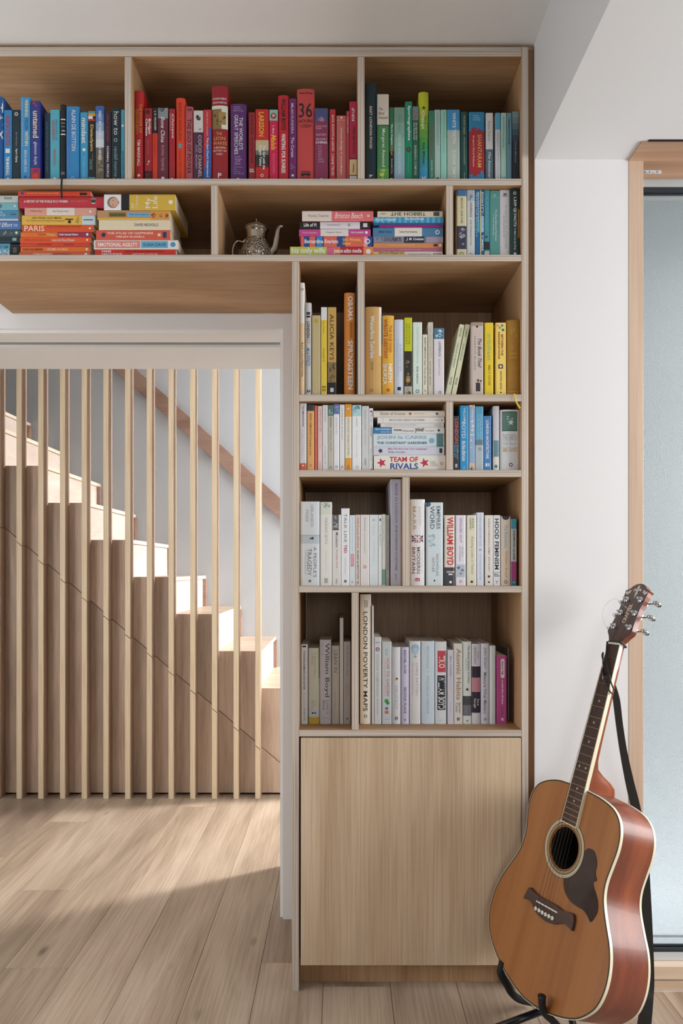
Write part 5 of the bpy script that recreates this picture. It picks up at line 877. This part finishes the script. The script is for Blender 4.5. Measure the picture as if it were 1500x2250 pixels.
stand(6, .068, 'in the sixth row right bay', 'books in the sixth row right bay', [
 (790.5, 815.2, 1306, 'efebde', 'tallest cream hardback titled LONDON POVERTY MAPS', [t("CHARLES\nBOOTH'S", '2a2a26', .045, .1, .38, .7), t('LONDON POVERTY MAPS', '1a1a18', .135, .9, .3, .68), ring('1c1c1a', .94, .5, .14)], {'hard': 1, 'dep': .2}),
 (816.5, 821, 1331, 'e4e8ec', 'very thin tall white volume', [], {'dep': .19}),
 (821.5, 837.3, 1400, 'e0e6ea', 'white book titled COLOUR COMPANION with rainbow ring', [t('AXIO', '6a7074', .055, .07, .15, .85, 'h'), ring('c04a5a', .14, .5, .3), ring('4a80c8', .145, .52, .2), t('COLOUR COMPANION', 'a8b8b0', .2, .68, .34, .62), t('BRITON & SHAKLEY', '8a9094', .71, .89, .42, .56)]),
 (838.6, 860, 1410, 'd4dfe4', 'pale blue grey book titled HOW TO GARDEN', [t('RHS', '8ac0a8', .09, .17, .35, .6), t('HOW TO GARDEN', 'd06a5c', .2, .66, .48, .78), t('WHEN YOURE NEW TO GARDENING', 'dca49c', .2, .66, .26, .36, 't'), d('4aa860', .72, .48, .22), d('3a9a50', .745, .6, .18), k5('4a6ab8', .81, .5, .24), r('e8704a', .84, .875, .3, .7), r('d8e0e4', .92, .96, .25, .75), r('9aa8b0', .94, .945, .3, .7)]),
 (861, 880, 1422, 'e8eaf0', 'white hardback titled DELICACY with small round portrait', [d('e8d890', .42, .5, .2), d('3a2c28', .41, .55, .12), t('DELICACY', 'b0b4bc', .5, .81, .34, .68, 't'), t('H', BK, .9, .95, .36, .64, 'hb')], {'hard': 1}),
 (881.2, 898.5, 1422, 'd8d6f0', 'lavender white book titled SECOND PLACE', [t('RACHEL CUSK', '3c4468', .04, .35, .34, .64), t('SECOND PLACE', '3c4468', .52, .86, .34, .64), r('8a8ca8', .93, .96, .4, .6)], {'hard': 1}),
 (900, 924, 1409, 'e6e6e8', 'white book with blue portrait head printed at top', [d('a0c4dc', .085, .5, .38), d('b8d4e4', .12, .5, .32), r('5a7a98', .1, .11, .3, .42), r('5a7a98', .1, .11, .58, .7), k5('8ab4d0', .185, .5, .2), t('CHRIS PATTEN', 'b0a4a8', .26, .65, .55, .75, 't'), t('Not Quite the Diplomat', 'd0a4a4', .26, .65, .2, .36, 't')], {'hard': 1}),
 (925.5, 954.8, 1409, 'd6e6f2', 'wide light blue hardback titled BECOMING', [t('BECOMING', 'a0b8c8', .06, .33, .4, .56, 't'), r('b0c4d0', .36, .38, .46, .5), t('MICHELLE OBAMA', 'a0b8c8', .42, .88, .4, .56, 't')], {'hard': 1}),
 (956, 981.3, 1410, 'e6eaf0', 'white hardback titled TRIO on red', [r('d04858', .11, .37, .2, .92), t('TRIO', WH, .17, .32, .3, .86, 'b'), r('202a3c', .41, .83, .18, .88), t('WILLIAM BOYD', WH, .42, .82, .24, .84, 'b'), r('c0c4cc', .95, .955, .3, .7)], {'hard': 1}),
 (983, 996.2, 1428, 'dcdae6', 'thin pale lilac hardback titled SMALL WONDERS', [t('SMALL WONDERS', '5a5868', .08, .36, .4, .62), t('Observations', 'a8a6b4', .38, .54, .42, .58, 't'), t('Hannah Nolan', 'b0aebc', .7, .84, .4, .58, 't')]),
 (997, 1015.8, 1414, 'e8e4de', 'cream paperback titled Atomic Habits', [t('Atomic Habits', 'b0947c', .06, .7, .28, .82, 'b'), t('James\nClear', '4a4844', .73, .86, .2, .82), r('3a3a3a', .92, .955, .35, .65), d(WH, .9375, .5, .07)]),
 (1016.7, 1035.7, 1410, 'e4ece8', 'mint white hardback with grey photo band', [t('The Good Women of China', '3c4444', .05, .5, .55, .78, 'i'), t('XINRAN', 'b0bcb8', .2, .35, .25, .45, 't'), k5(BK, .58, .5, .24), pic('4a4c50', '6a6c70', .66, .77), pic('7a7880', 'c0bec8', .77, .9), k5('2a2c2c', .96, .5, .14)], {'hard': 1}),
 (1036.3, 1055.7, 1415, 'dcd8e2', 'white and night purple book with tree picture', [t('ERNEST', '9a98a4', .1, .19, .62, .8, 't'), t('HEMINGWAY', '5a5864', .03, .26, .2, .52, 't'), r('2e2238', .28, .86), pic('c88a98', '2a2034', .42, .6), t('True at\nFirst Light', WH, .68, .8, .15, .85, 'i')], {'hard': 1}),
 (1056.3, 1074.8, 1414, 'dcdce8', 'pale hardback titled Measure What Matters', [t('John Doerr', '5c6070', .05, .31, .3, .66), t('Measure What Matters', '5c6070', .36, .87, .3, .66), ring('3a3c44', .94, .5, .15)], {'hard': 1}),
 (1075.5, 1089, 1419, 'dfe4e6', 'plain white hardback between lilac and magenta books', [r('c8d0d4', 0, 1, .4, .46)], {'hard': 1}),
 (1090.5, 1113, 1441, 'b84a8c', 'short magenta paperback titled How to Talk', [r('e6dce4', .07, .3, .4, .78), d('e6dce4', .07, .59, .19), d('e6dce4', .3, .59, .19), t('How to Talk', '201820', .08, .28, .48, .7, 'b'), t('so Little Kids will Listen', 'f4e4ee', .35, .71, .5, .68, 'b'), t('Joanna Faber', '3a1830', .75, .86, .5, .62), r('e8c8dc', .91, .95, .45, .7)]),
 (1114.8, 1120, 1424, '8a8c88', 'thin grey volume standing apart at the right end', [], {'dep': .15, 'y': .06}),
], G4)
# lettering on the guitar head, drawn with the same routine
lg = MB()
TEXTS.append(('CRAFTER', 'c8b89c', dict(mb=lg, W=1, H=1, g=1, mat=mat('c8b89c', .3), fn=lambda x, z: tuple(HM @ Vector((.001+.0125*x, -.0006, .057+.054*z)))), (0, 1, 0, 1), 'bu'))
flush_text()
lg.v = lg.v; o = lg.build('headstock_lettering', G, fix=False)
for pm, o in BOOKS:
    if pm.f: pm.build('spine_print', o, fix=False)
# ribbons of two books
def book_like(s): return next(o for o in bpy.data.objects if o.get('label', '').startswith(s))
def drape(book, pts, wd, m, name='ribbon'):
    o = book_like(book); q = MB(); c = catmull([Vector(p)-o.location for p in pts], 5)
    q.tube(c, wd, m, 8, flat=.35); q.build(name, o)
zs = Z(SH[1])
drape('black book whose', [(X(137, .02), .022, zs+.004), (X(137, .01), .008, zs+.0018), (X(137), -.002, zs+.0012), (X(137), -.0042, zs-.006), (X(136.5), -.0046, zs-.03), (X(137.5), -.005, Z(438))], .0024, mat('0a0c14', .6))
zs = Z(SH[3])
drape('ornate gold', [(X(1128, .015), .018, zs+.004), (X(1128, .01), .006, zs+.0018), (X(1129), -.002, zs+.001), (X(1130), -.004, zs-.008), (X(1133), -.0045, zs-.022), (X(1138), -.004, zs-.033), (X(1141.5), -.004, Z(898))], .0022, mat('d8b834', .5))
# ------------------------------------------------------------------ teapot and blue bottle behind it
TP = thing('teapot', 'engraved silver metal teapot with domed lid and curved spout', 'teapot', (X(563, .1), .1, Z(SH[2])+.0002))
silver = bpy.data.materials.new('engraved_silver'); silver.use_nodes = True; N = silver.node_tree.nodes; L = silver.node_tree.links; b = N['Principled BSDF']
b.inputs['Metallic'].default_value = 1; b.inputs['Roughness'].default_value = .3; b.inputs['Base Color'].default_value = rgb('b8b0a4')
v = N.new('ShaderNodeTexVoronoi'); v.feature = 'DISTANCE_TO_EDGE'; v.inputs['Scale'].default_value = 130; tcn = N.new('ShaderNodeTexCoord'); L.new(tcn.outputs['Object'], v.inputs['Vector'])
bp = N.new('ShaderNodeBump'); bp.inputs['Strength'].default_value = 1; bp.inputs['Distance'].default_value = .006; L.new(v.outputs['Distance'], bp.inputs['Height']); L.new(bp.outputs[0], b.inputs['Normal'])
plain = mat('b4aca0', .22, 1.0); lidm = mat('c4bcb0', .42, 1.0)
kk = (D+.1)/F; zt = lambda py: HC-(py-1250)*kk-TP.location.z; rp_ = lambda px: px*kk
q = MB(); q.lathe([(0, .0), (rp_(22), 0), (rp_(23), .003), (rp_(20), .006)]+[(rp_(r_), zt(p_)) for r_, p_ in ((28, 588), (34, 578), (36, 568), (34.5, 557), (31, 546), (26, 536), (24, 530))], silver, 40); q.build('body', TP)
q = MB(); q.lathe([(rp_(24), zt(530)), (rp_(23), zt(524)), (rp_(23.5), zt(516)), (rp_(24), zt(511)), (rp_(26.5), zt(509)), (rp_(27.5), zt(507)), (rp_(26.5), zt(505.5))], plain, 40); q.build('neck', TP)
q = MB(); q.lathe([(rp_(27.8), zt(505.5)), (rp_(27.5), zt(503.5)), (rp_(24), zt(501)), (rp_(18), zt(498.5)), (rp_(11), zt(496)), (rp_(5), zt(493)), (rp_(3), zt(491.5)), (rp_(4.2), zt(490)), (rp_(2), zt(488)), (rp_(1.6), zt(484)), (rp_(2.6), zt(481.8)), (0, zt(480))], lidm, 40); q.tube([(0, 0, zt(485)), (rp_(6), -.004, zt(489)), (rp_(11), -.008, zt(495))], .0009, lidm, 6); lid = q.build('lid', TP)
tx = lambda px: (px-563)*kk
q = MB(); q.tube(catmull([(tx(588), 0, zt(572)), (tx(593), 0, zt(560)), (tx(603), 0, zt(545)), (tx(606.5), 0, zt(528)), (tx(609), 0, zt(512)), (tx(611), 0, zt(503)), (tx(614), 0, zt(499)), (tx(621), 0, zt(497.5))], 5), [rp_(a) for a in [9.5-.15*i for i in range(36)]], plain, 14); q.build('spout', TP)
q = MB(); q.tube(catmull([(tx(540), 0, zt(526)), (tx(533), 0, zt(532)), (tx(522), 0, zt(530)), (tx(513), 0, zt(541)), (tx(511), 0, zt(558)), (tx(516), 0, zt(575)), (tx(530), 0, zt(580))], 6), .0032, plain, 10); q.build('handle', TP)
BT = thing('bottle', 'small dark blue glass bottle half hidden behind the teapot', 'bottle', (X(592, .17), .17, Z(SH[2])+.0002))
q = MB(); q.lathe([(0, 0), (.017, 0), (.018, .003), (.018, .062), (.012, .072), (.0065, .078), (.0065, .086), (0, .086)], mat('0c5a94', .15, coat=.5), 24); q.build('glass', BT)
q = MB(); q.lathe([(.0072, .084), (.0075, .096), (0, .096)], mat('c8ccd0', .3, .5), 16); q.build('cap', BT)
